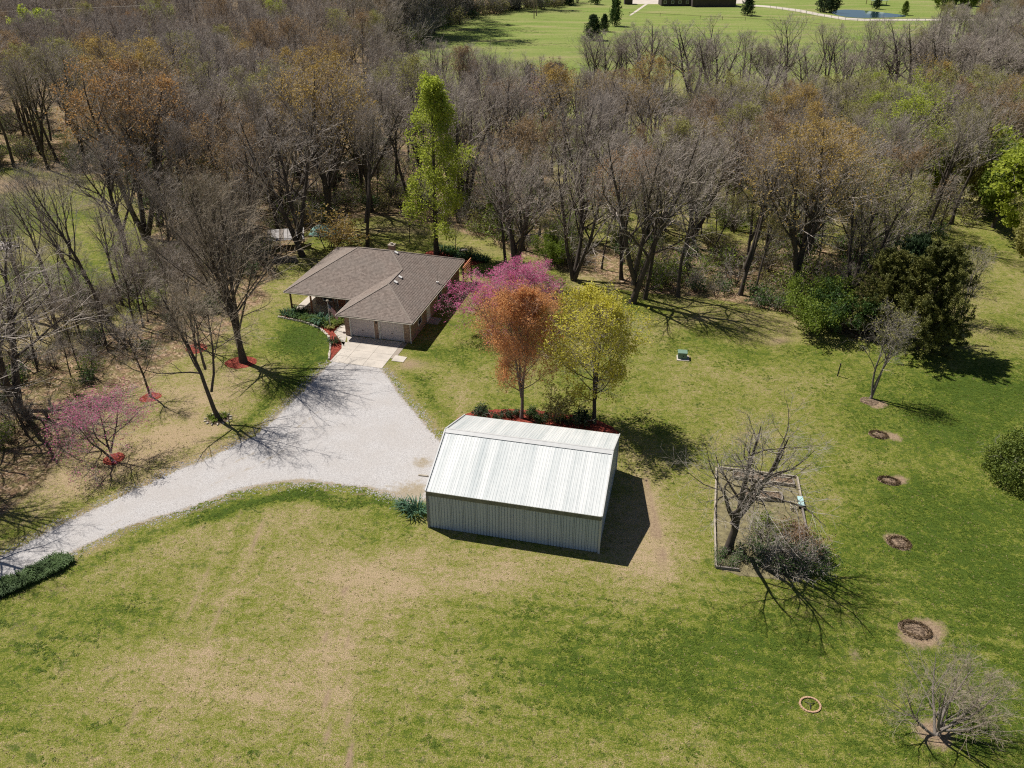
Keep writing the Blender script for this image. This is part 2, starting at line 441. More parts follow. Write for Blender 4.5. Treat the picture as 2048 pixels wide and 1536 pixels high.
class MB:
    """collects small shapes into one mesh"""
    def __init__(s): s.v = []; s.f = []
    def box(s, cx, cy, z0, sx, sy, h, rz=0.0, taper=1.0):
        c, n = math.cos(rz), math.sin(rz); b = len(s.v)
        for z, k in ((z0, 1.0), (z0 + h, taper)):
            for x, y in ((-1, -1), (1, -1), (1, 1), (-1, 1)):
                x *= sx / 2 * k; y *= sy / 2 * k
                s.v.append((cx + x * c - y * n, cy + x * n + y * c, z))
        s.f += [(b, b+3, b+2, b+1), (b+4, b+5, b+6, b+7), (b, b+1, b+5, b+4), (b+1, b+2, b+6, b+5), (b+2, b+3, b+7, b+6), (b+3, b, b+4, b+7)]
        return s
    def bar(s, p, q, w, h=None, up=(0, 0, 1)):
        p, q = Vector(p), Vector(q); d = (q - p).normalized()
        side = d.cross(Vector(up))
        if side.length < 1e-4: side = d.cross(Vector((1, 0, 0)))
        side.normalize(); u = side.cross(d).normalized()
        h = h or w; b = len(s.v)
        for e in (p, q):
            for x, y in ((-1, -1), (1, -1), (1, 1), (-1, 1)):
                s.v.append(tuple(e + side * (x * w / 2) + u * (y * h / 2)))
        s.f += [(b, b+1, b+2, b+3), (b+7, b+6, b+5, b+4), (b, b+4, b+5, b+1), (b+1, b+5, b+6, b+2), (b+2, b+6, b+7, b+3), (b+3, b+7, b+4, b)]
        return s
    def tube(s, pts, rads, n=8, caps=True):
        pts = [Vector(p) for p in pts]; b = len(s.v)
        if not hasattr(rads, '__len__'): rads = [rads] * len(pts)
        for i, p in enumerate(pts):
            d = (pts[min(i + 1, len(pts) - 1)] - pts[max(i - 1, 0)]).normalized()
            a = d.cross(Vector((0, 0, 1)))
            if a.length < 0.1: a = d.cross(Vector((1, 0, 0)))
            a.normalize(); c = d.cross(a)
            for k in range(n):
                t = 2 * math.pi * k / n
                s.v.append(tuple(p + (a * math.cos(t) + c * math.sin(t)) * rads[i]))
        for i in range(len(pts) - 1):
            for k in range(n):
                s.f.append((b + i*n + k, b + i*n + (k+1) % n, b + (i+1)*n + (k+1) % n, b + (i+1)*n + k))
        if caps:
            s.f.append(tuple(b + k for k in range(n))[::-1]); s.f.append(tuple(b + (len(pts)-1)*n + k for k in range(n)))
        return s
    def poly(s, pts):
        b = len(s.v); s.v += [tuple(p) for p in pts]; s.f.append(tuple(range(b, b + len(pts)))); return s
    def mesh(s, name, mat, smooth=False):
        me = bpy.data.meshes.new(name)
        me.from_pydata(s.v, [], s.f); me.update()
        if smooth: me.polygons.foreach_set('use_smooth', [True] * len(me.polygons))
        me.materials.append(mat)
        return me
    def build(s, name, mat, parent=None, loc=(0, 0, 0), rz=0.0, kind=None, smooth=False, bevel=0.0):
        o = link(name, s.mesh(name, mat, smooth), parent, loc, rz, kind)
        if bevel:
            b = o.modifiers.new('bevel', 'BEVEL'); b.width = bevel; b.segments = 1
        return o

def inpoly(P, poly):
    x, y = P[:, 0], P[:, 1]; r = np.zeros(len(P), bool); n = len(poly)
    for i in range(n):
        x0, y0 = poly[i]; x1, y1 = poly[(i + 1) % n]
        c = ((y0 > y) != (y1 > y)) & (x < (x1 - x0) * (y - y0) / (y1 - y0 + 1e-12) + x0)
        r ^= c
    return r

def sdist(P, poly, closed=True):
    """signed distance, positive inside"""
    d = np.full(len(P), 1e9); n = len(poly)
    for i in range(n if closed else n - 1):
        a = np.asarray(poly[i]); b = np.asarray(poly[(i + 1) % n]); ab = b - a
        t = np.clip(((P - a) @ ab) / (ab @ ab + 1e-12), 0, 1)
        d = np.minimum(d, np.linalg.norm(P - a - t[:, None] * ab, axis=1))
    return np.where(inpoly(P, poly), d, -d) if closed else d

def sm(x, a, b):
    t = np.clip((x - a) / (b - a), 0, 1); return t * t * (3 - 2 * t)

def vnoise(P, scale, seed):
    """cheap smooth value noise, vectorised"""
    q = P * scale; i = np.floor(q).astype(np.int64); f = q - i; f = f * f * (3 - 2 * f)
    def hsh(ix, iy):
        h = (ix * 374761393 + iy * 668265263 + seed * 1442695041) & 0x7fffffff
        h = ((h ^ (h >> 13)) * 1274126177) & 0x7fffffff
        return ((h ^ (h >> 16)) & 0xffff) / 65535.0
    a = hsh(i[:, 0], i[:, 1]); b = hsh(i[:, 0] + 1, i[:, 1]); c = hsh(i[:, 0], i[:, 1] + 1); d = hsh(i[:, 0] + 1, i[:, 1] + 1)
    return (a * (1 - f[:, 0]) + b * f[:, 0]) * (1 - f[:, 1]) + (c * (1 - f[:, 0]) + d * f[:, 0]) * f[:, 1]

# ------------------------------------------------------------------ plan of the land
DRIVE = GP([(-260, 1230), (-60, 1142), (0, 1110), (60, 1080), (120, 1046), (200, 1010), (250, 984), (300, 962), (350, 938), (400, 920), (450, 896), (500, 873), (535, 846),
            (565, 818), (595, 788), (620, 762), (645, 738), (660, 722), (690, 716), (730, 724), (765, 735), (785, 760), (802, 788), (826, 812), (846, 838), (866, 862), (884, 880), (905, 884),
            (905, 940), (895, 1000), (850, 1006), (815, 1004), (780, 992), (740, 979), (700, 975), (650, 968), (600, 965), (540, 970), (480, 984),
            (430, 1001), (370, 1021), (300, 1041), (240, 1062), (180, 1090), (130, 1114), (60, 1144), (0, 1174), (-60, 1205), (-260, 1300)])
WOODS = np.vstack([[(-700, 190)], GP([(-300, 345), (0, 335), (150, 345), (260, 385), (300, 470), (420, 510), (560, 482), (640, 452), (760, 432), (870, 450), (960, 478),
            (1010, 498), (1100, 535), (1250, 580), (1420, 600), (1560, 628), (1650, 645), (1720, 610), (1800, 520), (1900, 470), (2048, 430), (2300, 400),
            (2300, 335), (2048, 300), (1800, 300), (1500, 305), (1250, 290), (1190, 245), (1000, 262), (820, 245), (770, 150), (800, 72), (900, 40), (1040, 14)]), [(-30, 700), (-700, 700)]])
LITTER_L = GP([(-300, 1150), (-60, 1070), (40, 1010), (120, 960), (175, 900), (215, 830), (260, 790), (330, 752), (400, 715), (470, 668), (540, 600), (590, 530), (640, 470), (560, 470),
               (400, 500), (300, 490), (330, 600), (240, 640), (100, 690), (-50, 720), (-300, 760)])
LITTER_R = GP([(1230, 585), (1420, 603), (1560, 628), (1660, 660), (1760, 690), (1800, 705), (1700, 560), (1400, 540), (1250, 545)])
SHEDW = GP([(1190, 880), (1900, 880), (1300, 1100)])

def blob(P, px, py, rx, ry):
    """soft patch whose size is given on the ground in metres"""
    c = G(px, py)[:2]
    q = (P - c) / np.array([rx, ry]); return np.exp(-(q ** 2).sum(1))

def zones(P):
    n1 = vnoise(P, 0.12, 1) - .5; n2 = vnoise(P, 0.45, 2) - .5
    W = P + np.stack([vnoise(P, 0.3, 5) - .5, vnoise(P, 0.3, 6) - .5], 1) * 2.5
    green = np.full(len(P), 0.42)
    for px, py, rx, ry, a in ((1900, 1080, 9, 14, .42), (1980, 780, 9, 6, .42), (1900, 860, 8, 4, .25), (1180, 1420, 9, 6, .24), (1030, 1330, 4, 4, .16), (1400, 1300, 6, 3, .12), (1700, 1330, 8, 6, .14), (1990, 1500, 5, 4, .35),
                              (1500, 700, 14, 5, .12), (610, 680, 3.5, 6, .5), (1120, 620, 6, 5, .35), (900, 720, 4, 5, .30), (600, 985, 9, 1.3, .35),
                              (450, 1010, 6, 1.2, .25), (350, 1150, 8, 3, .16), (80, 1300, 9, 4, .12), (620, 1080, 6, 2.2, .06), (700, 1480, 8, 4, .1),
                              (1330, 880, 6, 5, .1), (1250, 1250, 9, 3, .16), (1350, 1330, 5, 3, .14),
                              (140, 560, 9, 9, .35), (60, 420, 16, 16, .2), (200, 1240, 8, 3, .14),
                              (300, 800, 9, 6, -.34), (230, 950, 9, 5, -.30), (480, 760, 5, 4, -.2), (400, 880, 5, 3, -.24), (700, 1180, 8, 2.2, -.2), (900, 1140, 10, 2.0, -.26), (480, 1120, 6, 2.5, -.14),
                              (330, 1340, 7, 3, -.15), (560, 1330, 6, 4, -.15), (1270, 1060, 2.5, 6, -.22), (1300, 980, 3, 5, -.2), (1430, 640, 10, 2.4, -.2), (1560, 680, 5, 2, -.3),
                              (930, 790, 3, 3, -.14), (820, 735, 3, 2.0, -.4), (60, 640, 10, 6, -.25), (1130, 720, 6, 6, -.05)):
        green = green + a * blob(W, px, py, rx, ry)
    green = green + n1 * .25
    # mowing passes and wheel tracks on the near lawn
    tan = np.zeros(len(P))
    for a, b, w in (((545, 1010), (300, 1500), .22), ((480, 1020), (235, 1500), .22), ((690, 1180), (700, 1536), .3), ((650, 1180), (655, 1536), .2), ((1290, 960), (1330, 1140), .5)):
        dd = sdist(P, GP([a, b]), closed=False)
        tan += 0.62 * np.exp(-(dd / w) ** 2) * (0.45 + vnoise(P, 0.9, 9)); green -= .12 * np.exp(-(dd / (w * 2)) ** 2)
    stripe = np.sin((P @ np.array([0.22, 1.0])) * 2 * math.pi / 1.35 + n1 * 3)
    green += 0.075 * stripe * sm(-P[:, 1], -52, -40)
    d = sdist(W, DRIVE)
    tan += 0.55 * np.exp(-((d + 0.05) / 0.35) ** 2)
    green += 0.25 * np.exp(-((d + 1.5) / 0.7) ** 2)
    for px, py, r in ((1757, 870, 1.1), (1778, 962, 1.1), (1799, 1086, 1.1), (1832, 1262, 1.3), (1866, 1475, 1.4), (1738, 800, .8)):
        c = G(px, py)[:2] + np.array([0.25, 0]); tan += 0.95 * np.exp(-(np.linalg.norm(W - c, axis=1) / r) ** 4)
    for px, py, rx, ry, a in ((1560, 680, 3.5, 1.3, .65), (1820, 930, 1, 1, .3), (1690, 1290, 1.5, 1.2, .5), (880, 1190, 4, .5, .35), (50, 1250, 3, .8, .4), (720, 1160, 4, .6, .3), (1960, 700, 5, 2, .5),
                              (60, 500, 10, 6, .45), (0, 370, 16, 8, .8), (80, 690, 12, 3, .5), (150, 600, 8, 5, .6), (190, 410, 9, 5, .5), (690, 770, 1, 1, 0), (1270, 1010, 1.5, 6, .3), (800, 460, 8, 2.5, .6), (960, 500, 9, 2.5, .45), (830, 735, 2.2, 1.6, .7)):
        tan += a * blob(W, px, py, rx, ry)
    litter = sm(sdist(W, WOODS), -2.0, 2.5)
    litter = np.maximum(litter, sm(sdist(W, LITTER_L), -1.0, 3.0) * .9)
    litter = np.maximum(litter, sm(sdist(W, LITTER_R), -0.5, 1.0))
    # grassy glades below the right hand wood
    litter -= 0.75 * sm(P[:, 0], 0, 12) * sm(P[:, 1], 100, 112) * (1 - sm(sdist(W, LITTER_R), -0.5, 1.0))
    far = sm(P[:, 1], 135, 165) * (0.35 + .65 * sm(P[:, 1], 215, 250))
    
    ft = 0.35 * sm(P[:, 0], 15, 40) * (1 - sm(P[:, 1], 200, 240)) * sm(P[:, 1], 120, 150)
    tan = np.where(P[:, 1] > 140, ft + 0.5 * (vnoise(P, 0.05, 3) - .45).clip(0, 1), tan)
    return np.clip(np.stack([green, litter, tan, far], 1), 0, 1)

def axis(lo, hi, step, far_lo, far_hi):
    a = list(np.arange(lo, hi + 1e-6, step)); s = step; x = hi
    while x < far_hi: s *= 1.12; x += s; a.append(x)
    s = step; x = lo; pre = []
    while x > far_lo: s *= 1.16; x -= s; pre.append(x)
    return np.array(pre[::-1] + a)

xs = axis(-62, 62, 0.5, -3500, 3500); ys = axis(22, 112, 0.5, -300, 5500)
XX, YY = np.meshgrid(xs, ys)
P2 = np.stack([XX.ravel(), YY.ravel()], 1)
nx, ny = len(xs), len(ys)
I = np.arange(nx * ny).reshape(ny, nx)
quads = np.stack([I[:-1, :-1].ravel(), I[:-1, 1:].ravel(), I[1:, 1:].ravel(), I[1:, :-1].ravel()], 1)
gm = mesh_np('ground', np.column_stack([P2, np.zeros(len(P2))]), [quads], M['ground'], smooth=True)
ca = gm.attributes.new('zone', 'FLOAT_COLOR', 'POINT')
ca.data.foreach_set('color', zones(P2).astype(np.float32).ravel())
ground = link('ground', gm, kind='structure')

def jag(poly, step=0.25, amp=0.25, seed=3, closed=True):
    out = []; n = len(poly)
    for i in range(n if closed else n - 1):
        a, b = np.array(poly[i][:2], float), np.array(poly[(i + 1) % n][:2], float); L = np.linalg.norm(b - a); k = max(1, int(L / step))
        for j in range(k): out.append(a + (b - a) * j / k)
    out = np.array(out)
    off = np.stack([vnoise(out, 1.7, seed) - .5, vnoise(out, 1.7, seed + 1) - .5], 1) * amp * 2 + np.stack([vnoise(out, 5.0, seed + 2) - .5, vnoise(out, 5.0, seed + 3) - .5], 1) * amp
    return out + off

def chaikin(poly, it=2):
    p = np.array(poly, float)
    for _ in range(it):
        q = np.roll(p, -1, 0); p = np.stack([p * .75 + q * .25, p * .25 + q * .75], 1).reshape(-1, 2)
    return p

def sheet(name, poly, z, mat, kind=None, parent=None, loc=(0, 0, 0)):
    """flat outline as triangulated sheet"""
    from mathutils.geometry import tessellate_polygon
    v = [(p[0], p[1], z) for p in poly]
    tris = tessellate_polygon([[Vector(a) for a in v]])
    tri = np.array(tris); a, b, c = (np.array(v)[tri[:, k]] for k in range(3))
    flip = np.cross(b - a, c - a)[:, 2] < 0
    tri[flip] = tri[flip][:, ::-1]
    me = mesh_np(name, v, [tri], mat)
    return link(name, me, parent, loc, kind=kind)

# gravel drive as a grid clipped to its outline, so that it can carry an edge value
dp = jag(chaikin(DRIVE, 2), 0.2, 0.22)
gx = np.arange(-75, -5, 0.22); gy = np.arange(38, 80, 0.22)
GX, GY = np.meshgrid(gx, gy); PG = np.stack([GX.ravel(), GY.ravel()], 1)
inside = inpoly(PG, dp).reshape(GX.shape)
q = np.arange(GX.size).reshape(GX.shape)
allq = np.stack([q[:-1, :-1], q[:-1, 1:], q[1:, 1:], q[1:, :-1]], -1)
ok = inside[:-1, :-1] & inside[:-1, 1:] & inside[1:, 1:] & inside[1:, :-1]
fq = allq[ok]
used, inv = np.unique(fq, return_inverse=True)
pv = PG[used]
dm = mesh_np('gravel_driveway', np.column_stack([pv, np.full(len(pv), 0.008)]), [inv.reshape(-1, 4)], M['gravel'])
dd = sdist(pv, DRIVE)
e = dm.attributes.new('edge', 'FLOAT', 'POINT')
ev = 1 - sm(dd, -0.1, 0.8)
for px, py, r, a in ((845, 925, 1.3, .8), (835, 985, 1.5, .8), (600, 962, 2, .4), (470, 985, 2, .4), (790, 985, 1.5, .5), (760, 820, 2.0, .18), (710, 870, 2.5, .12)):
    c = G(px, py)[:2]; ev = ev + a * np.exp(-(np.linalg.norm(pv - c, axis=1) / r) ** 2)
lane = chaikin(GP([(-60, 1172), (0, 1141), (150, 1068), (300, 1001), (430, 955), (540, 905), (640, 840), (690, 790), (712, 745), (712, 745)]), 1)[:-3]
ld = sdist(pv, lane, closed=False)
ev = ev + .34 * np.exp(-((ld - .85) / .26) ** 2) * (.5 + vnoise(pv, .5, 55)) * sm(dd, .2, .8)
ev = ev + .22 * (vnoise(pv, .35, 56) - .5).clip(0, 1) * 2
e.data.foreach_set('value', np.clip(ev, 0, 1).astype(np.float32))
link('gravel_driveway', dm, kind='structure')

# scattered stones that soften the drive's edges
rng = np.random.RandomState(7)
def scatter_mesh(name, pts, size, mat, flat=0.6, zoff=0.0, kind='stuff', parent=None):
    n = len(pts); oc = np.array([(1, 0, 0), (0, 1, 0), (-1, 0, 0), (0, -1, 0), (0, 0, 1)], float)
    a = rng.rand(n) * 6.28; s = size * (0.5 + rng.rand(n))
    R = np.stack([np.cos(a), -np.sin(a), np.sin(a), np.cos(a)], 1).reshape(n, 2, 2)
    v = np.repeat(oc[None], n, 0) * s[:, None, None]
    v[:, :, :2] = np.einsum('nij,nkj->nki', R, v[:, :, :2] * (0.7 + 0.6 * rng.rand(n, 1, 1)))
    v[:, :, 2] *= flat
    v[:, :, :2] += pts[:, None, :2]; v[:, :, 2] += zoff
    f = np.array([(0, 1, 4), (1, 2, 4), (2, 3, 4), (3, 0, 4)])
    F = (np.arange(n)[:, None, None] * 5 + f[None]).reshape(-1, 3)
    return link(name, mesh_np(name, v.reshape(-1, 3), [F], mat), parent, kind=kind)
cand = dp[rng.randint(0, len(dp), 9000)] + rng.randn(9000, 2) * 0.38
scatter_mesh('loose_gravel', cand, 0.045, M['gravel'], 0.6, 0.006)

# far farm road beside the pond, and the pond itself
road = GP([(1500, 9), (1545, 12), (1600, 19), (1640, 27), (1690, 35), (1730, 38), (1850, 38), (2100, 38), (2300, 38), (2300, 40.5), (2100, 41), (1850, 41.5), (1730, 42), (1685, 39.5), (1635, 31), (1590, 22.5), (1540, 15.5), (1500, 12)])
sheet('farm_road', road, 0.03, M['road'], 'structure')
pond = chaikin(GP([(1672, 20), (1700, 19), (1740, 22), (1790, 28), (1812, 31), (1812, 34), (1770, 35.5), (1720, 36), (1690, 34), (1668, 29), (1660, 24)]), 3)
sheet('pond', pond, 0.05, M['water'], 'structure')
path = GP([(1296, 8), (1290, 12), (1276, 22), (1262, 31), (1258, 31), (1270, 22), (1284, 12), (1290, 8)])
sheet('farm_track', path, 0.02, M['road'], 'structure')
yard = GP([(1262, -2), (1500, -2), (1500, 7), (1340, 8), (1265, 8)])
sheet('farm_yard', yard, 0.015, M['road'], 'structure')

# ------------------------------------------------------------------ the brick house
HA = math.radians(-14.4)
HO = G(824.2, 648, 2.7)[:2]
hu, hv = np.array([math.cos(HA), math.sin(HA)]), np.array([-math.sin(HA), math.cos(HA)])
house = thing('brick_house', 'low brown brick house with a hipped shingle roof and two garage doors', 'house', (HO[0], HO[1], 0), HA)
def hloc(px, py, z):
    d = G(px, py, z)[:2] - HO; return float(d @ hu), float(d @ hv)
EZ, SE, SM_ = 2.72, 0.488, 0.4535
def zw(x, y): return EZ + SE * (-x)
roof = link('roof', None, house)

def roof_plane(name, pts, z_of, up, mat, step=0.2, lift=0.011):
    """shingle courses: bands across the slope, each lapping over the one below. pts 2d outline, up = unit uphill 2d direction"""
    pts = [np.array(p, float) for p in pts]; up = np.array(up, float); ac = np.array([-up[1], up[0]])
    T = [p @ up for p in pts]; S = [p @ ac for p in pts]; n = len(pts)
    lo, hi = min(T), max(T)
    lev = sorted(set([round(t, 5) for t in T] + [round(t, 5) for t in np.arange(lo, hi, step * 0.9)]))
    def span(t, side):
        r = []
        for i in range(n):
            a, b = i, (i + 1) % n
            if abs(T[a] - T[b]) < 1e-6:
                if abs(T[a] - t) < 1e-6: r += [S[a], S[b]]
                continue
            k = (t - T[a]) / (T[b] - T[a])
            if -1e-6 <= k <= 1 + 1e-6: r.append(S[a] + k * (S[b] - S[a]))
        return (min(r), max(r)) if r else None
    mb = MB()
    courses = list(np.arange(lo, hi, step * 0.9)) + [hi]
    for c in range(len(courses) - 1):
        c0, c1 = courses[c], courses[c + 1]
        if c1 - c0 < 0.02: continue
        cuts = [c0] + [t for t in lev if c0 + 1e-4 < t < c1 - 1e-4 and any(abs(t - tt) < 1e-4 for tt in T)] + [c1]
        for a, b in zip(cuts[:-1], cuts[1:]):
            ea, eb = span(a + 1e-5, 0), span(b - 1e-5, 0)
            if not ea or not eb: continue
            def P(t, s, k):
                xy = up * t + ac * s
                return (xy[0], xy[1], z_of(*xy) + lift * (1 - (t - c0) / (c1 - c0)) * k)
            mb.poly([P(a, ea[1], 1), P(a, ea[0], 1), P(b, eb[0], 1), P(b, eb[1], 1)][::-1])
            if a == c0:
                mb.poly([P(a, ea[0], 1), P(a, ea[1], 1), P(a, ea[1], 0), P(a, ea[0], 0)])
    o = mb.build(name, mat, roof, kind='stuff')
    return o
XL, YB, XW, YM = -16.9, 18.4, -8.65, 4.13
RL, RR, RY = (-10.7), (-6.6), 11.25
MEET, APEX = (-4.33, 8.78), (-4.33, 4.62)
RZ = EZ + SE * 6.6
sW = (RZ - EZ) / (RL - XL); sF = (RZ - EZ) / (RY - YM); sB = (RZ - EZ) / (YB - RY); sG = (zw(-4.33, 0) - EZ) / 4.62
roof_plane('shingle_slope', [(XL, YM), (XW, YM), MEET, (RR, RY), (RL, RY)], lambda x, y: EZ + sF * (y - YM), (0, 1), M['shingle'])
roof_plane('shingle_slope', [(0, 0), (0, YB), (RR, RY), MEET, APEX], lambda x, y: EZ - SE * x, (-1, 0), M['shingle'], 0.25, 0.018)
roof_plane('shingle_slope', [(XL, YB), (XL, YM), (RL, RY)], lambda x, y: EZ + sW * (x - XL), (1, 0), M['shingle'])
roof_plane('shingle_slope', [(0, YB), (XL, YB), (RL, RY), (RR, RY)], lambda x, y: EZ + sB * (YB - y), (0, -1), M['shingle'])
roof_plane('shingle_slope', [(XW, 0), (0, 0), APEX], lambda x, y: EZ + sG * y, (0, 1), M['shingle'])
roof_plane('shingle_slope', [(XW, YM), (XW, 0), APEX, MEET], lambda x, y: EZ + SE * (x - XW), (1, 0), M['shingle'])
zA = EZ + sG * 4.62
caps = [((0, 0, EZ), (*APEX, zA)), ((XW, 0, EZ), (*APEX, zA)), ((*APEX, zA), (*MEET, zA)), ((*MEET, zA), (RR, RY, RZ)), ((RR, RY, RZ), (RL, RY, RZ)),
        ((RL, RY, RZ), (XL, YM, EZ)), ((RL, RY, RZ), (XL, YB, EZ)), ((RR, RY, RZ), (0, YB, EZ))]
for a, b in caps:
    a, b = Vector(a), Vector(b); mb = MB(); n = max(2, int((b - a).length / 0.25))
    for i in range(n):
        p, q = a.lerp(b, i / n), a.lerp(b, (i + 1.02) / n)
        mb.bar(p + Vector((0, 0, .03)), q + Vector((0, 0, .02)), 0.2, 0.016)
    mb.build('ridge_cap', M['ridge'], roof)
def hbox(name, x0, x1, y0, y1, z0, z1, mat, parent=None, bevel=0.0, kind=None):
    return MB().box((x0+x1)/2, (y0+y1)/2, z0, x1-x0, y1-y0, z1-z0).build(name, mat, parent or house, kind=kind, bevel=bevel)
# fascia and gutters round the eaves
edge = [(0, 0), (0, YB), (XL, YB), (XL, YM), (XW, YM), (XW, 0)]
for i in range(6):
    a, b = edge[i], edge[(i + 1) % 6]
    d = Vector((b[0]-a[0], b[1]-a[1], 0)).normalized(); nrm = Vector((d.y, -d.x, 0))
    A, B = Vector((*a, 2.62)), Vector((*b, 2.62))
    if i == 3: B = B - d * 0.0
    MB().bar(A - nrm * 0.03, B - nrm * 0.03, 0.05, 0.15).build('fascia', M['gutter'], house)
    MB().bar(A + nrm * 0.06 + d * .02, B + nrm * 0.06 - d * (.12 if i in (3,) else .02), 0.10, 0.07).build('gutter', M['gutter'], house)
sf = MB()
sf.poly([(p[0], p[1], 2.55) for p in [(XL+.05, YM+.05), (XL+.05, YB-.05), (-.05, YB-.05), (-.05, .05), (XW+.05, .05), (XW+.05, YM+.05)]])
sf.build('soffit', M['white'], house)
# walls
WH = 2.545
hbox('wall', -8.05, -7.42, 0.70, 0.95, 0, WH, M['brick'])
hbox('wall', -4.66, -4.05, 0.70, 0.95, 0, WH, M['brick'])
hbox('wall', -1.30, -0.55, 0.70, 0.95, 0, WH, M['brick'])
hbox('lintel', -7.42, -4.66, 0.74, 0.95, 2.22, WH, M['gutter'])
hbox('lintel', -4.05, -1.30, 0.74, 0.95, 2.22, WH, M['gutter'])
hbox('wall', -0.80, -0.55, 0.952, 17.8, 0, WH, M['brick'])
hbox('wall', -8.05, -7.80, 0.952, 7.0, 0, WH, M['brick'])
hbox('wall', -14.6, -7.802, 7.002, 7.25, 0, WH, M['brick'])
hbox('wall', -14.6, -14.35, 7.252, 17.55, 0, WH, M['brick'])
hbox('wall', -14.6, -0.802, 17.552, 17.8, 0, WH, M['brick'])
for x0, x1 in ((-7.36, -4.72), (-3.99, -1.36)):
    dr = link('garage_door', None, house)
    for r in range(4):
        for c in range(4):
            w = (x1 - x0) / 4
            mb = MB().box(x0 + w*(c+.5), 0.87, 0.02 + r*.55, w, .05, .54)
            mb.box(x0 + w*(c+.5), 0.842, 0.02 + r*.55 + .09, w*.78, .012, .36)
            mb.build('door_panel', M['door'], dr)
    MB().box((x0+x1)/2, .835, .78, .22, .04, .06).build('handle', M['dark'], dr)
    for xx in (x0-.03, x1+.03):
        hbox('door_jamb', xx-.03, xx+.03, .69, .86, 0, 2.22, M['white'])
MB().tube([(-.50, .62, 2.5), (-.50, .62, .15), (-.45, .5, .06)], .045, 6).build('downspout', M['white'], house)
MB().tube([(-7.42, .64, 2.5), (-7.42, .64, .1)], .04, 6).build('downspout', M['white'], house)
MB().tube([(-4.1, .64, 2.5), (-4.1, .64, .1)], .04, 6).build('downspout', M['white'], house)
MB().box(-4.36, .62, 1.95, .16, .14, .26, taper=.6).build('wall_lamp', M['dark'], house)
def window(x0, x1, y0, y1, z0, z1, axis):
    """axis x: wall runs along x. frame stands proud, pane set back, glazing bar"""
    w = link('window', None, house)
    hbox('pane', x0, x1, y0, y1, z0, z1, M['glass'], w)
    t = .07
    if axis == 'y':
        xx = (x0+x1)/2 + .02
        for a, b, c, d in ((y0-t, y0, z0-t, z1+t), (y1, y1+t, z0-t, z1+t), (y0, y1, z1, z1+t), (y0, y1, z0-t, z0), (y0, y1, (z0+z1)/2-.02, (z0+z1)/2+.02)):
            hbox('frame', xx-.03, xx+.03, a, b, c, d, M['white'], w)
    else:
        yy = (y0+y1)/2 - .02
        for a, b, c, d in ((x0-t, x0, z0-t, z1+t), (x1, x1+t, z0-t, z1+t), (x0, x1, z1, z1+t), (x0, x1, z0-t, z0), (x0, x1, (z0+z1)/2-.02, (z0+z1)/2+.02)):
            hbox('frame', a, b, yy-.03, yy+.03, c, d, M['white'], w)
window(-.56, -.53, 3.1, 4.1, 1.0, 2.1, 'y')
window(-.56, -.53, 9.6, 11.0, .9, 2.1, 'y')
window(-.56, -.53, 13.2, 14.4, 1.0, 2.1, 'y')
window(-13.6, -12.2, 6.98, 7.01, .8, 2.1, 'x')
window(-10.2, -8.9, 6.98, 7.01, .8, 2.1, 'x')
sd = link('side_door', None, house)
hbox('door_leaf', -.56, -.52, 5.9, 6.8, .1, 2.15, M['white'], sd)
for a, b in ((5.8, 5.9), (6.8, 6.9)): hbox('door_frame', -.58, -.50, a, b, .1, 2.2, M['white'], sd)
hbox('knob', -.52, -.46, 6.02, 6.08, 1.05, 1.11, M['dark'], sd)
fd = link('front_door', None, house)
hbox('door_leaf', -11.75, -10.8, 6.96, 7.0, .18, 2.2, M['wood_red'], fd)
for a, b in ((-11.85, -11.75), (-10.8, -10.7)): hbox('door_frame', a, b, 6.94, 7.0, .18, 2.25, M['white'], fd)
hbox('stoop', -.5, .75, 5.6, 7.1, 0.0, .14, M['concrete_dark'], bevel=.01)
# porch that wraps the front and the west side
hbox('porch_floor', -16.5, -8.06, 4.4, 7.0, 0, .16, M['concrete'])
hbox('porch_floor', -16.5, -14.61, 7.003, 17.0, 0, .16, M['concrete'])
for x, y, m in ((-16.4, 4.6, 'wood_post'), (-13.9, 4.6, 'wood_red'), (-11.1, 4.6, 'wood_post'), (-8.45, 4.6, 'wood_post'), (-16.4, 9.4, 'wood_post'), (-16.4, 14, 'wood_post')):
    hbox('porch_post', x-.08, x+.08, y-.08, y+.08, .16, 2.55, M[m])
rl = link('porch_railing', None, house)
for z in (.35, 1.0): MB().bar((-16.3, 4.58, z), (-14.0, 4.58, z), .06).build('rail', M['wood_post'], rl)
for i in range(9): MB().box(-16.1 + i*.24, 4.58, .35, .035, .035, .64).build('baluster', M['wood_post'], rl)
# chimney, roof vents, mast
ch = link('chimney', None, house)
cx, cy = hloc(774, 494, 5.4)
cx, cy = -7.95, 14.9
def ztop(px, py, x, y):
    w = HO + hu * x + hv * y
    f = lambda z: 768 - FOCAL * (w[1]*SP + (z-CAM_H)*CP) / (w[1]*CP - (z-CAM_H)*SP)
    lo, hi = 0, 20
    for _ in range(40):
        m = (lo+hi)/2
        if f(m) > py: lo = m
        else: hi = m
    return lo
czt = 5.25
MB().box(cx, cy, 3.9, .66, .66, czt-4.05).build('stack', M['brick'], ch)
MB().box(cx, cy, czt-.15, .8, .8, .12).build('cap', M['concrete_dark'], ch)
MB().tube([(cx, cy, czt-.03), (cx, cy, czt+.18)], .16, 8).build('flue', M['gutter'], ch)
for px, py in ((792, 506), (800, 555), (791, 565)):
    z = 4.5
    for _ in range(30):
        x, y = hloc(px, py, z); z = .5*z + .5*(EZ - SE*x)
    v = link('roof_vent', None, roof)
    MB().bar((x-.16, y, z+.16), (x+.22, y, z-.03), .34, .12).build('vent_hood', M['white'], v)
    MB().bar((x+.23, y, z-.02), (x+.26, y, z-.04), .30, .10).build('vent_mouth', M['dark'], v)
z = 4.0
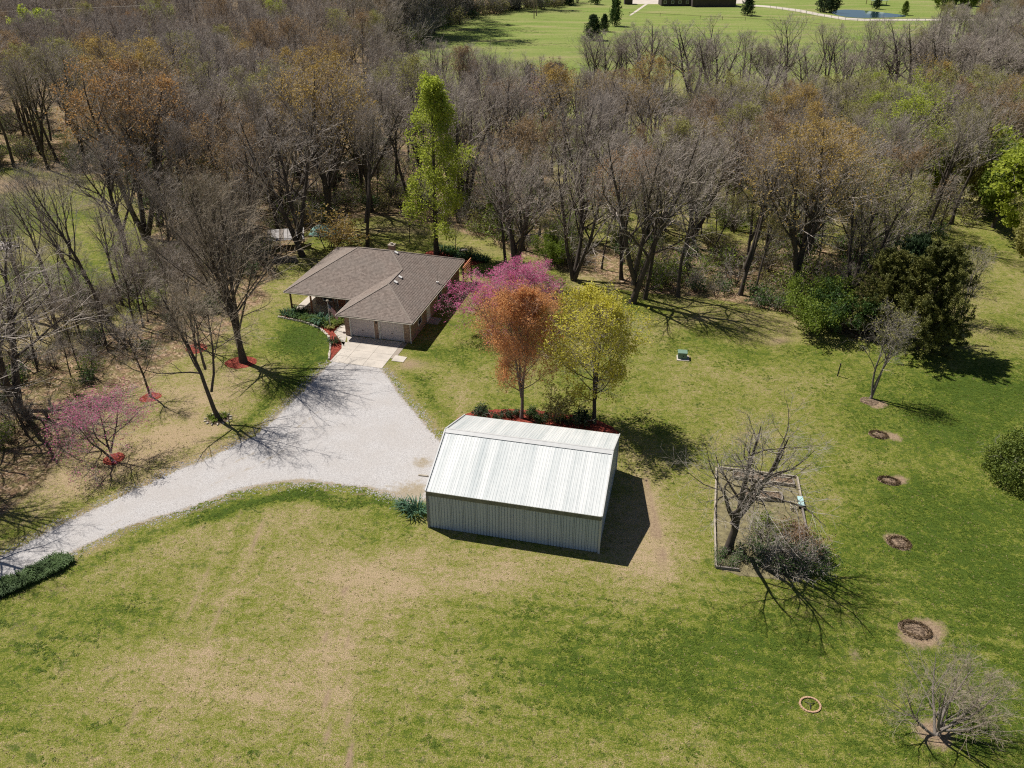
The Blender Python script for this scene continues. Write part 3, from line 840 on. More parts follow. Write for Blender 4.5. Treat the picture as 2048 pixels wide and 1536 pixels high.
for _ in range(30):
    x, y = hloc(875, 566, z); z = .5*z + .5*(EZ - SE*x)
an = link('roof_mast', None, roof)
MB().tube([(x, y, z), (x, y, z+.95)], .022, 6).build('mast', M['gutter'], an)
MB().box(x, y, z, .30, .2, .16).build('mast_foot', M['white'], an)
MB().bar((x+.2, y, z-.06), (0, y+.15, EZ+.06), .025).build('cable', M['dark'], an)

# louvred screen at the back corner
scr = thing('slatted_screen', 'orange timber slatted screen with dark posts at the back right corner of the house', 'screen', tuple(HO + hu*.75 + hv*16.0) + (0,), HA)
for yy in (-.6, 2.55): MB().box(0, yy, 0, .14, .14, 2.85).build('post', M['wood_post'], scr)
for i in range(7):
    zz = 2.62 - i * .3
    MB().bar((-.02, -.5, zz), (-.02, 2.45, zz), .24, .04, up=(-.7, 0, .7)).build('slat', M['wood_red'], scr)
MB().bar((0, -.6, 2.9), (0, 2.6, 2.9), .12, .1).build('top_rail', M['wood_red'], scr)

# ------------------------------------------------------------------ concrete apron slabs in front of the garage
def hxy(x, y): return HO + hu * x + hv * y
apron = link('concrete_apron', None, kind='structure', loc=(HO[0], HO[1], 0), rz=HA)
def slab(pts, z0=0.0, h=.03, name='slab', mat=None, parent=None):
    mb = MB(); n = len(pts); b = 0
    mb.v = [(p[0], p[1], z0) for p in pts] + [(p[0], p[1], z0 + h) for p in pts]
    a = sum(pts[i][0]*pts[(i+1)%n][1] - pts[(i+1)%n][0]*pts[i][1] for i in range(n))
    r = list(range(n)) if a > 0 else list(range(n))[::-1]
    mb.f = [tuple(r[::-1]), tuple(n + k for k in r)] + [(r[i], r[(i+1)%n], n + r[(i+1)%n], n + r[i]) for i in range(n)]
    return mb.build(name, mat or M['concrete'], parent or apron)
vb = [0.69, -.55, -2.1, -3.7, -5.2]
def lx(v): return -7.75
cols = [(-7.8, -5.75), (-5.72, -3.6), (-3.57, -1.3), (-1.27, -.55)]
lim = hloc(687, 692, 0), hloc(661, 722, 0), hloc(764, 737, 0), hloc(815, 699, 0)
# bounding outline (local): left slanting edge, right edge
L0 = np.array(hloc(688, 692, 0)); L1 = np.array(hloc(660, 723, 0)); R1 = np.array(hloc(764, 737, 0)); R0 = np.array(hloc(804, 697, 0))
print('apron', L0, L1, R1, R0, hloc(667, 664, 0), hloc(688, 645, 0), hloc(814, 715, 0), hloc(806, 725, 0), hloc(782, 722, 0))
def clipx(v, x, side):
    if side == 'L':
        t = (v - L0[1]) / (L1[1] - L0[1]); m = L0[0] + t * (L1[0] - L0[0]) if v < L0[1] else -7.8
        return max(x, m) if v < L0[1] else x
    return x
rows = np.linspace(0.69, min(L1[1], R1[1]), 5)
xc = np.linspace(-7.9, R1[0], 4)
for i in range(4):
    v0, v1 = rows[i] - .012, rows[i+1] + .012
    for k in range(3):
        a, b = xc[k] + .012, xc[k+1] - .012
        if k == 0:
            a0 = L0[0] + (v0 - L0[1]) / (L1[1] - L0[1]) * (L1[0] - L0[0]); a1 = L0[0] + (v1 - L0[1]) / (L1[1] - L0[1]) * (L1[0] - L0[0])
            if v0 > L0[1]: a0 = -7.9
            slab([(a0, v0), (a1, v1), (b, v1), (b, v0)])
        else: slab([(a, v0), (a, v1), (b, v1), (b, v0)])
slab([(R1[0]+.02, .6), (R1[0]+.02, -3.0), (R1[0]+.55, -3.0), (R1[0]+.55, .6)], mat=M['concrete_dark'])
sp = [hloc(782, 722, 0), hloc(806, 725, 0), hloc(814, 715, 0), hloc(791, 711, 0)]
slab([(p[0]+.02, p[1]) for p in sp], h=.05)
wk = [hloc(668, 664, 0), hloc(687, 691, 0), (-7.92, rows[0]), (-8.07, .75), (-8.07, 4.38), hloc(686, 644, 0)]
slab([hloc(668, 664, 0), (L0[0], L0[1]), (-7.93, .66), (-8.08, .75), (-8.08, 2.2), hloc(676, 655, 0)], name='walk_slab')
slab([hloc(676.6, 654.4, 0), (-8.08, 2.23), (-8.08, 4.37), (-9.3, 4.37)], name='walk_slab')

# ------------------------------------------------------------------ planting bed with stone edging in front of the porch
BED = GP([(560, 633), (575, 618), (592, 626), (640, 640), (672, 645), (686, 644), (676, 655), (668, 664), (687, 692), (672, 709), (661, 722), (657.5, 700), (658, 684), (654, 668), (640, 655), (615, 645), (590, 639)])
bed = sheet('mulch_bed', jag(BED, .15, .06, 11), 0.02, M['mulch'], 'structure')
edgeline = GP([(556, 634), (575, 638.5), (590, 641), (608, 644.5), (625, 651), (640, 657.5), (650, 665), (657, 674), (661, 685), (660.5, 697), (659, 708), (658, 720)])
rim = thing('stone_edging', 'curved row of pale stones edging the mulch bed in front of the porch', 'edging', (edgeline[5][0], edgeline[5][1], 0))
st = []
rr = random.Random(5)
stone_meshes = []
for k in range(6):
    mb = MB(); mb.box(0, 0, 0, .34, .22, .16, 0, .75)
    mb.v = [(x + rr.uniform(-.03, .03), y + rr.uniform(-.03, .03), z + rr.uniform(-.02, .02)) for x, y, z in mb.v]
    stone_meshes.append(mb.mesh('stone', M['stone']))
acc = 0
for i in range(len(edgeline) - 1):
    a, b = edgeline[i], edgeline[i + 1]; L = np.linalg.norm(b - a); n = max(1, int(round(L / .36)))
    for k in range(n):
        p = a + (b - a) * (k + .5) / n - edgeline[5]
        o = link('stone', rr.choice(stone_meshes), rim, (p[0], p[1], .0), math.atan2(b[1]-a[1], b[0]-a[0]) + rr.uniform(-.25, .25))
        s = rr.uniform(.8, 1.2); o.scale = (s, s * rr.uniform(.8, 1.2), rr.uniform(.8, 1.25))

# flagpole
fb = G(661.5, 657)
fp = thing('flagpole', 'white flagpole with a round finial in the mulch bed before the porch', 'flagpole', tuple(fb))
MB().tube([(0, 0, 0), (0, 0, 3.25)], [.04, .03], 8).build('pole', M['white'], fp)
MB().tube([(0, 0, 3.25), (0, 0, 3.32), (0, 0, 3.42), (0, 0, 3.5)], [.05, .16, .14, .02], 10).build('finial', M['wood_pale'], fp)
# flag hanging from the pole
fv, fuv = [], []
nu, nv_ = 14, 8
for j in range(nv_ + 1):
    for i in range(nu + 1):
        u, v = i / nu, j / nv_
        x = u * 1.05; z = 2.95 - (1 - v) * .8 - u * u * .75 - u * .25
        y = .10 * math.sin(u * 7 + v * 2.0) * u
        fv.append((x, y, z)); fuv.append((u, v))
fq2 = [(j*(nu+1)+i, j*(nu+1)+i+1, (j+1)*(nu+1)+i+1, (j+1)*(nu+1)+i) for j in range(nv_) for i in range(nu)]
fm = bpy.data.meshes.new('flag'); fm.from_pydata(fv, [], fq2); fm.update()
uvl = fm.uv_layers.new(name='uv')
for l in fm.loops: uvl.data[l.index].uv = fuv[l.vertex_index]
fm.materials.append(M['flag'])
flag = link('flag', fm, fp, rz=math.radians(-25))
sl = thing('garden_sign', 'small pale sign board standing in the bed beside the flagpole', 'sign', tuple(G(668.5, 643)))
MB().box(0, 0, .0, .06, .05, .7).build('post', M['wood_post'], sl)
MB().box(0, -.04, .45, .42, .04, .55).build('board', M['stone'], sl, bevel=.02)

# ------------------------------------------------------------------ the metal shed
SA = math.radians(-13.0); SO = (-6.25, 48.54); SL, SW, SZ, SR, SV = 12.85, 10.4, 3.5, 5.45, 5.2
shed = thing('metal_shed', 'large grey metal shed with a white ribbed steel roof beside the gravel drive', 'shed', (*SO, 0), SA)
sroof = link('roof', None, shed)
def rib_profile(w, n, hgt):
    p = [(0, 0)]; s = w / n
    if hgt < 0:
        for i in range(n):
            c = s * (i + .5); p += [(c - .024, 0), (c - .018, hgt), (c + .018, hgt), (c + .024, 0)]
        return p + [(w - .03, 0), (w - .026, hgt), (w, hgt)]
    for i in range(n):
        c = s * (i + .5)
        p += [(c - .035, 0), (c - .015, hgt), (c + .015, hgt), (c + .035, 0)]
    p.append((w - .006, 0)); p.append((w - .004, -.012))
    return p
def panel_mesh(name, prof, o, ux, un, a0, a1f, mat):
    """ribbed sheet: profile runs along ux with height along un, extruded from a0 to a1f(x)"""
    o, ux, un = Vector(o), Vector(ux), Vector(un); mb = MB()
    for x, hh in prof: mb.v.append(tuple(o + ux * x + un * hh + Vector(a0)))
    for x, hh in prof: mb.v.append(tuple(o + ux * x + un * hh + Vector(a1f(x))))
    n = len(prof)
    mb.f = [(i, i + 1, n + i + 1, n + i) for i in range(n - 1)]
    return mb.mesh(name, mat)
NP = 14; pw = (SL + .16) / NP; prof = rib_profile(pw, 4, .011)
srise = (SR - SZ) / SV
for side in (0, 1):
    if side == 0: a0, a1, un, x0f, ux = (0, -.12, SZ + .02 - .12*srise), (0, SV, SR + .02), Vector((0, -srise, 1)).normalized(), lambda k: -.08 + k * pw, (1, 0, 0)
    else: a0, a1, un, x0f, ux = (0, SW + .12, SZ + .02 - .12*srise), (0, SV, SR + .02), Vector((0, srise, 1)).normalized(), lambda k: SL + .08 - k * pw, (-1, 0, 0)
    for k in range(NP):
        me = panel_mesh('roof_panel', prof, (x0f(k), 0, 0), ux, un, a0, lambda x: a1, M['shed_roof'])
        link('roof_panel', me, sroof)
MB().bar((-.10, SV - .17, SR + .005), (SL + .10, SV - .17, SR + .005), .34, .03, up=(0, -srise, 1)).build('ridge_cap', M['shed_trim'], sroof)
MB().bar((-.10, SV + .17, SR + .005), (SL + .10, SV + .17, SR + .005), .34, .03, up=(0, srise, 1)).build('ridge_cap', M['shed_trim'], sroof)
for x in (-.09, SL + .09):
    for y0, s in ((-.12, 1), (SW + .12, -1)):
        MB().bar((x, y0, SZ - .12*srise + .02), (x, SV - .02 * s, SR + .02), .10, .16).build('rake_trim', M['shed_trim'], sroof)
wp_ = SL / 14; wprof = rib_profile(wp_, 4, -.05)
for k in range(14):
    link('wall_panel', panel_mesh('wall_panel', wprof, (k * wp_, 0, 0), (1, 0, 0), (0, -1, 0), (0, 0, .02), lambda x: (0, 0, SZ - .30), M['shed_wall']), shed)
    link('wall_panel', panel_mesh('wall_panel', wprof, (SL - k * wp_, SW, 0), (-1, 0, 0), (0, 1, 0), (0, 0, .02), lambda x: (0, 0, SZ - .05), M['shed_wall']), shed)
wg = SW / 11; gprof = rib_profile(wg, 4, -.05)
for k in range(11):
    def top(x, k=k):
        y = min(max(k * wg + x, 0), SW); return (0, 0, SZ - .1 + srise * (y if y < SV else SW - y))
    link('wall_panel', panel_mesh('wall_panel', gprof, (SL, k * wg, 0), (0, 1, 0), (1, 0, 0), (0, 0, .02), top, M['shed_wall']), shed)
    def top2(x, k=k):
        y = SW - min(max(k * wg + x, 0), SW); return (0, 0, SZ - .1 + srise * (y if y < SV else SW - y))
    link('wall_panel', panel_mesh('wall_panel', gprof, (0, SW - k * wg, 0), (0, -1, 0), (-1, 0, 0), (0, 0, .02), top2, M['shed_wall']), shed)
MB().bar((-.04, -.085, SZ - .21), (SL + .04, -.085, SZ - .21), .15, .36).build('eave_gutter', M['shed_stain'], shed)
MB().bar((-.04, SW + .085, SZ - .21), (SL + .04, SW + .085, SZ - .21), .15, .36).build('eave_gutter', M['shed_stain'], shed)
for (x, y), m in (((-.02, -.02), 'shed_corner'), ((SL + .02, -.02), 'shed_trim'), ((SL + .02, SW + .02), 'shed_trim'), ((-.02, SW + .02), 'shed_trim')):
    MB().box(x, y, 0, .14, .14, SZ - .32).build('corner_trim', M[m], shed)
# concrete strip at the foot
for nm, pts in (('foundation', [(-.12, -.10), (SL + .12, -.10), (SL + .12, .05), (-.12, .05)]),):
    pass

# ------------------------------------------------------------------ garden plot with timber edging
plot = thing('timber_edging', 'pale timber boards framing the overgrown vegetable plot right of the shed', 'garden frame', tuple(G(1515, 1040)))
pc = G(1515, 1040)
def timber(a, b, h=.22, w=.12, mat='wood_pale', z=0.0):
    A, B = G(*a) - pc, G(*b) - pc
    d = B - A; L = np.linalg.norm(d); n = max(1, int(round(L / 2.4)))
    for i in range(n):
        p, q_ = A + d * (i / n) + d / L * .01, A + d * ((i + 1) / n) - d / L * .01
        MB().bar((p[0], p[1], h/2 + z), (q_[0], q_[1], h/2 + z), w, h).build('timber', M[mat], plot)
timber((1432, 938), (1429, 1040)); timber((1429, 1041), (1431, 1135))
timber((1436, 937), (1593, 956)); timber((1594, 957), (1602, 1000))
timber((1431, 1136), (1478, 1142), mat='wood_old'); timber((1604, 1020), (1612, 1060), mat='wood_old')
plot2 = thing('raised_bed', 'long narrow raised bed of grey boards inside the timber frame at its far side', 'raised bed', tuple(G(1520, 960)))
def box_bed(root, c4, h=.3):
    c0 = root.location
    P = [G(*p) - np.array([c0.x, c0.y, 0]) for p in c4]
    for i in range(4):
        a, b = P[i], P[(i + 1) % 4]
        MB().bar((a[0], a[1], h/2), (b[0], b[1], h/2), .08, h).build('board', M['wood_pale'] if i % 2 == 0 else M['wood_old'], root)
    mb = MB(); mb.poly([(p[0], p[1], h - .07) for p in P[::-1]]); mb.build('soil', M['soil'], root)
box_bed(plot2, [(1466, 946), (1584, 962), (1588, 974), (1466, 958)])
plot3 = thing('raised_bed', 'short raised bed of grey boards in the middle of the timber framed plot', 'raised bed', tuple(G(1520, 1000)))
box_bed(plot3, [(1480, 984), (1562, 990), (1564, 1004), (1482, 998)])
bn = thing('garden_bench', 'pale blue painted bench on the right edge of the timber framed plot', 'bench', tuple(G(1600, 1010)), math.radians(80))
MB().box(0, 0, .36, 1.15, .42, .06).build('seat', M['bench'], bn)
for x in (-.48, .48):
    MB().box(x, 0, 0, .06, .36, .36).build('leg', M['dark'], bn)
tb = thing('wire_basket', 'round pale wire hoop basket beside the blue bench', 'basket', tuple(G(1586, 1020)))
for z, r in ((.05, .22), (.3, .26), (.55, .3)):
    MB().tube([(r*math.cos(t*math.pi/8), r*math.sin(t*math.pi/8), z) for t in range(17)], .02, 5).build('hoop', M['stone'], tb)
for k in range(10):
    t = k * .628; MB().tube([(.22*math.cos(t), .22*math.sin(t), 0), (.3*math.cos(t), .3*math.sin(t), .55)], .012, 4).build('wire', M['dark'], tb)
plotpoly = GP([(1432, 940), (1594, 957), (1612, 1060), (1625, 1135), (1600, 1165), (1478, 1150), (1431, 1136)])
sheet('garden_soil', jag(plotpoly[:], .2, .1, 31), .012, simple('garden_soil_weedy', (0.17, 0.145, 0.075), .95, .75, 2.2, .8), 'structure')

# ------------------------------------------------------------------ utility box, post, rings and other small things
ub = thing('utility_box', 'green electrical utility box on a concrete pad in the back lawn', 'utility box', tuple(G(1364, 716)), math.radians(-8))
MB().box(.08, -.1, 0, 1.25, 1.15, .08).build('pad', M['concrete'], ub, bevel=.01)
MB().box(0, 0, .08, .9, .75, .62).build('cabinet', M['green_box'], ub, bevel=.015)
MB().box(0, 0, .705, .98, .84, .07).build('lid', M['green_box'], ub, bevel=.02)
MB().box(.1, -.385, .35, .1, .03, .12).build('lock', M['dark'], ub)
po = thing('marker_post', 'thin dark post standing alone in the back lawn', 'post', tuple(G(1675, 752)))
MB().tube([(0, 0, 0), (.05, 0, 1.25)], [.07, .06], 8).build('stake', M['dark'], po)
MB().tube([(.05, 0, 1.25), (.05, 0, 1.42)], [.09, .07], 8).build('cap', M['dark'], po)
pk = thing('wooden_plank', 'short brown plank lying on the gravel by the shed wall', 'plank', tuple(G(846, 952)), math.radians(-10))
MB().box(0, 0, 0, .75, .14, .1).build('board', M['wood_pale'], pk); MB().box(.42, -.02, 0, .25, .12, .07).build('board', M['wood_old'], pk)
lg = thing('wooden_plank', 'pale plank lying behind the leafy clump at the shed corner', 'plank', tuple(G(820, 1009)), math.radians(-6))
MB().box(0, 0, 0, 1.1, .12, .1).build('board', M['wood_pale'], lg)

ring_labels = [('farthest of the bare planting rings in the right lawn', 1757, 870, .80, .62), ('second of the dug planting rings counting from the house side', 1778, 962, .86, .55),
               ('third planting ring with a pale middle, right of the blue bench', 1798, 1086, .85, .75), ('nearest and largest planting ring, above the sprawling bare tree', 1831, 1260, 1.0, .80)]
def planting_ring(lab, px, py, rx, ry, seed):
    rx, ry = rx * .86, ry * .86
    t = thing('planting_ring', lab, 'planting hole', tuple(G(px, py)), math.radians(-22), 'dug planting rings in a row down the lawn')
    r = random.Random(seed); mb = MB(); n = 28
    prof_ = [(0.0, .07), (.45, .05), (.72, .0 + .012), (.88, .015), (1.0, .10), (1.12, .07), (1.25, .004)]
    for i in range(n):
        a = i * 2 * math.pi / n; k = 1 + r.uniform(-.05, .05)
        for q, z in prof_: mb.v.append((rx * q * k * math.cos(a), ry * q * k * math.sin(a), z + (r.uniform(-.02, .02) if 0 < q < 1.2 else 0)))
    m = len(prof_)
    for i in range(n):
        for j in range(m - 1):
            a, b = i*m + j, ((i+1) % n)*m + j
            mb.f.append((a, a + 1, b + 1, b))
    mb.build('soil_bowl', M['soil'], t, smooth=False)
    # matted dead grass on the rim
    nb = 900; rg = np.random.RandomState(seed); a = rg.rand(nb) * 6.283; q = 1.0 + rg.randn(nb) * .09
    b0 = np.stack([rx*q*np.cos(a), ry*q*np.sin(a), np.full(nb, .02)], 1)
    tip = b0 + np.stack([rg.randn(nb)*.08, rg.randn(nb)*.08, .08 + rg.rand(nb)*.13], 1)
    sd_ = rg.randn(nb, 3) * .02; sd_[:, 2] = 0
    v = np.stack([b0 - sd_, b0 + sd_, tip], 1).reshape(-1, 3)
    link('dead_grass_rim', mesh_np('dead_grass_rim', v, [np.arange(nb*3).reshape(-1, 3)], M['needle_dead']), t, kind='stuff')
for i, (lab, px, py, rx, ry) in enumerate(ring_labels): planting_ring(lab, px, py, rx, ry, 40 + i)

br = thing('brick_ring', 'small ring of tan bricks round three sticks in the near lawn', 'brick ring', tuple(G(1620, 1410)), 0)
bme = MB().box(0, 0, 0, .19, .10, .075).mesh('brick', M['stone_tan'])
for k in range(22):
    a = k * 2 * math.pi / 22; o = link('brick', bme, br, (.58*math.cos(a), .52*math.sin(a), 0), a + math.pi/2 + rr.uniform(-.1, .1))
for ang in (20, 140, 255):
    a = math.radians(ang); MB().tube([(0, 0, .12), (.33*math.cos(a), .33*math.sin(a), .05)], .022, 5).build('stick', M['dark'], br)

# pile under tarpaulin, old trailer frame, small roof behind the house
tp = thing('tarp_covered_pile', 'low pile under a pale green tarpaulin at the wood edge behind the house', 'covered pile', tuple(G(652, 468)), math.radians(-6))
mb = MB(); n1_, n2_ = 16, 9; r = random.Random(3)
for j in range(n2_ + 1):
    for i in range(n1_ + 1):
        u, v = i / n1_ * 2 - 1, j / n2_ * 2 - 1
        hgt = (1 - abs(u)**4) * (1 - abs(v)**2.2); mb.v.append((u * 2.3, v * 1.2, max(0, hgt * 1.35 + r.uniform(-.09, .09) * (hgt > .05))))
for j in range(n2_):
    for i in range(n1_): a = j*(n1_+1)+i; mb.f.append((a, a+1, a+n1_+2, a+n1_+1))
mb.build('tarpaulin', M['tarp'], tp)
mb2 = MB(); 
for j in range(5):
    for i in range(5): mb2.v.append((.5 + i*.4, .3 + j*.22, 1.32 - abs(i-2)*.05 - j*.13 + r.uniform(0, .08)))
for j in range(4):
    for i in range(4): a = j*5+i; mb2.f.append((a, a+1, a+6, a+5))
mb2.build('grey_sheet', M['tarp_grey'], tp)
for k in range(6): MB().tube([(-2.2 + k*.85, -1.25 + (k % 2)*.1, .1), (-1.6 + k*.8, -1.3, .12)], .1, 6).build('log', M['wood_old'], tp)

hs = thing('lean_to', 'open lean-to with a grey board roof among the trees left of the house', 'lean-to', tuple(G(576, 492)), math.radians(12))
for k in range(9): MB().bar((-2.3 + k*.55, -1.4, 1.35), (-2.3 + k*.55, 1.3, 2.0), .5, .05).build('roof_board', M['tarp_grey'] if k % 3 else M['wood_old'], hs)
for x in (-2.3, 2.2):
    for y, h_ in ((-1.3, 1.32), (1.2, 1.9)): MB().box(x, y, 0, .12, .12, h_).build('post', M['wood_post'], hs)
wpl = thing('woodpile', 'stacked firewood logs in the shade left of the house', 'woodpile', tuple(G(572, 524)), math.radians(5))
lm = MB().tube([(0, -.25, 0), (0, .25, 0)], .09, 7).mesh('log', M['wood_old'])
for row in range(4):
    for k in range(18 - row):
        o = link('log', lm, wpl, (-1.7 + k*.19 + row*.095, rr.uniform(-.05, .05), .09 + row*.165), 0)
        s = rr.uniform(.85, 1.1); o.scale = (s, 1, s)
pt = thing('rubble_heap', 'heap of broken pale boards and rubble in the clearing at the left edge', 'rubble heap', tuple(G(14, 494)))
for k in range(34):
    a = rr.uniform(0, 6.28); rad = rr.uniform(0, 1.7); z = max(0, .7 - rad*.4) * rr.random()
    p = Vector((rad*math.cos(a), rad*.8*math.sin(a), z + .06)); d = Vector((rr.uniform(-1, 1), rr.uniform(-1, 1), rr.uniform(-.25, .35))).normalized() * rr.uniform(.3, .9)
    MB().bar(p - d, p + d + Vector((0, 0, .1)), rr.uniform(.12, .4), .05).build('broken_board', M['debris'] if k % 4 else M['wood_old'], pt)
bz = thing('picnic_bench', 'small dark table standing on the bare patch behind the house', 'table', tuple(G(927, 510)), .3)
MB().box(0, 0, .7, 1.1, .6, .05).build('table_top', M['wood_old'], bz)
for x in (-.45, .45):
    for y in (-.22, .22): MB().box(x, y, 0, .07, .07, .7).build('leg', M['dark'], bz)

# ------------------------------------------------------------------ growing trees (vectorised)
def nrm(a): return a / (np.linalg.norm(a, axis=-1, keepdims=True) + 1e-9)

def walk(rg, p0, d0, L, K, trop, wob):
    M_ = len(p0); P = np.zeros((M_, K, 3)); P[:, 0] = p0; d = d0.copy()
    for k in range(1, K):
        d = nrm(d + rg.randn(M_, 3) * wob + np.array([0, 0, 1.0]) * trop)
        P[:, k] = P[:, k-1] + d * (L / (K - 1))[:, None]
    return P

def grow(rg, P, R, n, t0, t1, lenf, ang, K, trop, wob, rf, angv=.2, tip=.25, rmax=9.0):
    N_, K0 = P.shape[:2]
    t = t0 + (t1 - t0) * (np.arange(n)[None] + rg.rand(N_, n)) / n
    f = t * (K0 - 1); i = np.clip(f.astype(int), 0, K0 - 2); fr = (f - i)[..., None]
    r_ = np.arange(N_)[:, None]
    a, b = P[r_, i], P[r_, i + 1]
    pos = a * (1 - fr) + b * fr; tan = nrm(b - a)
    rad = R[r_, i] * (1 - fr[..., 0]) + R[r_, i + 1] * fr[..., 0]
    plen = np.linalg.norm(P[:, 1:] - P[:, :-1], axis=2).sum(1)[:, None]
    L = lenf(t, plen, pos) * (0.75 + .5 * rg.rand(N_, n))
    phi = 2.399963 * np.arange(n)[None] + rg.rand(N_, 1) * 6.28 + rg.randn(N_, n) * .4
    ref = np.where(np.abs(tan[..., 2:3]) > .9, np.array([1.0, 0, 0]), np.array([0, 0, 1.0]))
    u = nrm(np.cross(tan, ref)); v = np.cross(tan, u)
    th = (ang(t) if callable(ang) else ang) * (1 + rg.randn(N_, n) * angv)
    d = tan * np.cos(th)[..., None] + (u * np.cos(phi)[..., None] + v * np.sin(phi)[..., None]) * np.sin(th)[..., None]
    C = walk(rg, pos.reshape(-1, 3), d.reshape(-1, 3), L.ravel(), K, trop, wob)
    r0 = np.minimum(rad * rf, rmax).ravel()
    RR_ = r0[:, None] * np.linspace(1, tip, K)[None]
    return C, RR_

def tubes(P, R, S):
    N_, K = P.shape[:2]
    tan = np.empty_like(P); tan[:, 1:-1] = P[:, 2:] - P[:, :-2]; tan[:, 0] = P[:, 1] - P[:, 0]; tan[:, -1] = P[:, -1] - P[:, -2]
    tan = nrm(tan); m = nrm(P[:, -1] - P[:, 0])
    ref = np.where(np.abs(m[:, 2:3]) > .8, np.array([1.0, 0, 0]), np.array([0, 0, 1.0]))[:, None]
    u = nrm(np.cross(tan, ref)); v = np.cross(tan, u)
    a = np.arange(S) * 2 * math.pi / S
    V = P[:, :, None] + R[:, :, None, None] * (u[:, :, None] * np.cos(a)[None, None, :, None] + v[:, :, None] * np.sin(a)[None, None, :, None])
    idx = np.arange(N_ * K * S).reshape(N_, K, S); nx_ = np.roll(idx, -1, 2)
    F = np.stack([idx[:, :-1], nx_[:, :-1], nx_[:, 1:], idx[:, 1:]], -1).reshape(-1, 4)
    return V.reshape(-1, 3), F

def blades(rg, P, R):
    """finest twigs: one tapering sliver each (first and last point)"""
    p0, p1 = P[:, 0], P[:, -1]; s = nrm(np.cross(p1 - p0, rg.randn(len(P), 3))) * R[:, :1]
    V = np.stack([p0 - s, p0 + s, p1], 1).reshape(-1, 3)
    return V, np.arange(len(V)).reshape(-1, 3)

def leaves(rg, C, size, jit, el=1.6, flat=0.0, up=0.0):
    C = C + rg.randn(*C.shape) * jit; n = len(C)
    a = nrm(rg.randn(n, 3) * np.array([1, 1, 1 - flat]) + np.array([0, 0, up])); b = nrm(np.cross(a, rg.randn(n, 3)))
    s = size * (0.6 + .8 * rg.rand(n, 1)); a = a * s * el / 2; b = b * s / 2
    V = np.stack([C - a, C + b, C + a, C - b], 1).reshape(-1, 3)
    return V, np.arange(len(V)).reshape(-1, 4)

def cat_geo(parts):
    vs, fs, o = [], [], 0
    for V, F in parts:
        vs.append(V); fs.append(F + o); o += len(V)
    return np.concatenate(vs), fs

def sample_on(rg, P, n):
    i = rg.randint(0, len(P), n); f = rg.rand(n) ** .7 * (P.shape[1] - 1); k = np.clip(f.astype(int), 0, P.shape[1] - 2); fr = (f - k)[:, None]
    return P[i, k] * (1 - fr) + P[i, k + 1] * fr

class Tree: pass
def make_tree(seed, H, r0, c0, n=(14, 7, 8, 6), ang1=.75, len1=None, ang2=.7, trop=(.06, .05, .03), wob=(.05, .12, .16, .2), lean=(0, 0), forks=None,
              twig=.012, leaf=None, sides=(7, 5, 3), f2=.5, f3=.42, f4=.45, rf1=.55, top=.92, k3=3, ang3=.75):
    """leaf: None or (count, size, jitter, elongation)"""
    rg = np.random.RandomState(seed); T = Tree()
    K0 = 12; main = []
    forks = forks or [(0, 0, 0, 1.0, 1.0)]      # azimuth, lean, start height, length factor, radius factor
    Ps, Rs = [], []
    for az, ln, st, lf, rf in forks:
        p0 = np.array([[0, 0, st * H]]) if st else np.array([[0.0, 0, -.15]])
        d0 = nrm(np.array([[math.cos(az) * ln + lean[0], math.sin(az) * ln + lean[1], 1.0]]))
        P = walk(rg, p0, d0, np.array([H * top * lf * (1 - st)]), K0, .03 + ln * .05, wob[0]); Ps.append(P[0])
        z = np.linspace(0, 1, K0); R = r0 * rf * ((1 - z) ** .8 * .93 + .07)
        if st == 0: R[0] *= 1.35
        Rs.append(R)
    P0, R0 = np.array(Ps), np.array(Rs)
    len1 = len1 or (lambda t, pl, pos: (1 - t) * H * .62 + 1.0)
    P1, R1 = grow(rg, P0, R0, n[0], c0, .98, len1, ang1, 7, trop[0], wob[1], rf1, .18, .22, r0 * .5)
    P2, R2 = grow(rg, P1, R1, n[1], .18, .98, lambda t, pl, pos: pl * f2 * (1.15 - .65 * t), ang2, 5, trop[1], wob[2], .6, .25, .35, r0 * .25)
    R2 = np.maximum(R2, twig * 1.1)
    P3, R3 = grow(rg, P2, R2, n[2], .12, 1.0, lambda t, pl, pos: pl * f3 * (1.2 - .6 * t) + .25, ang3, k3, trop[2], wob[3], .55, .3, .5, r0 * .12)
    R3 = np.maximum(R3, twig * .8)
    T.trunk = cat_geo([tubes(P0, R0, sides[0]), tubes(P1, R1, sides[1])])
    tw = [tubes(P2, R2, sides[2]), tubes(P3, R3, 3)]
    last = P3
    if n[3]:
        P4, R4 = grow(rg, P3, R3, n[3], .1, 1.0, lambda t, pl, pos: pl * f4 * (1.2 - .5 * t) + .2, .75, 2, 0.02, .1, 1.0, .3, .4, twig)
        tw.append(blades(rg, P4, np.maximum(R4, twig * .8))); last = P4
    T.twigs = cat_geo(tw)
    T.leaf = None
    if leaf:
        C = sample_on(rg, last, int(leaf[0] * 1.5)); ph = rg.rand(6) * 6.28; q_ = 13.0 / H
        nz = np.sin(1.9*q_*C[:, 0] + 1.2*q_*C[:, 1] + ph[0]) + np.sin(2.1*q_*C[:, 1] - 1.3*q_*C[:, 2] + ph[1]) + np.sin(1.8*q_*C[:, 2] + 1.4*q_*C[:, 0] + ph[2]) + .7*np.sin(5*q_*C[:, 0] - 4*q_*C[:, 2] + ph[3])
        C = C[nz + rg.randn(len(C)) * .5 > -.75]; T.leaf = leaves(rg, C, leaf[1], leaf[2], leaf[3] if len(leaf) > 3 else 1.6)
    T.H = H
    return T

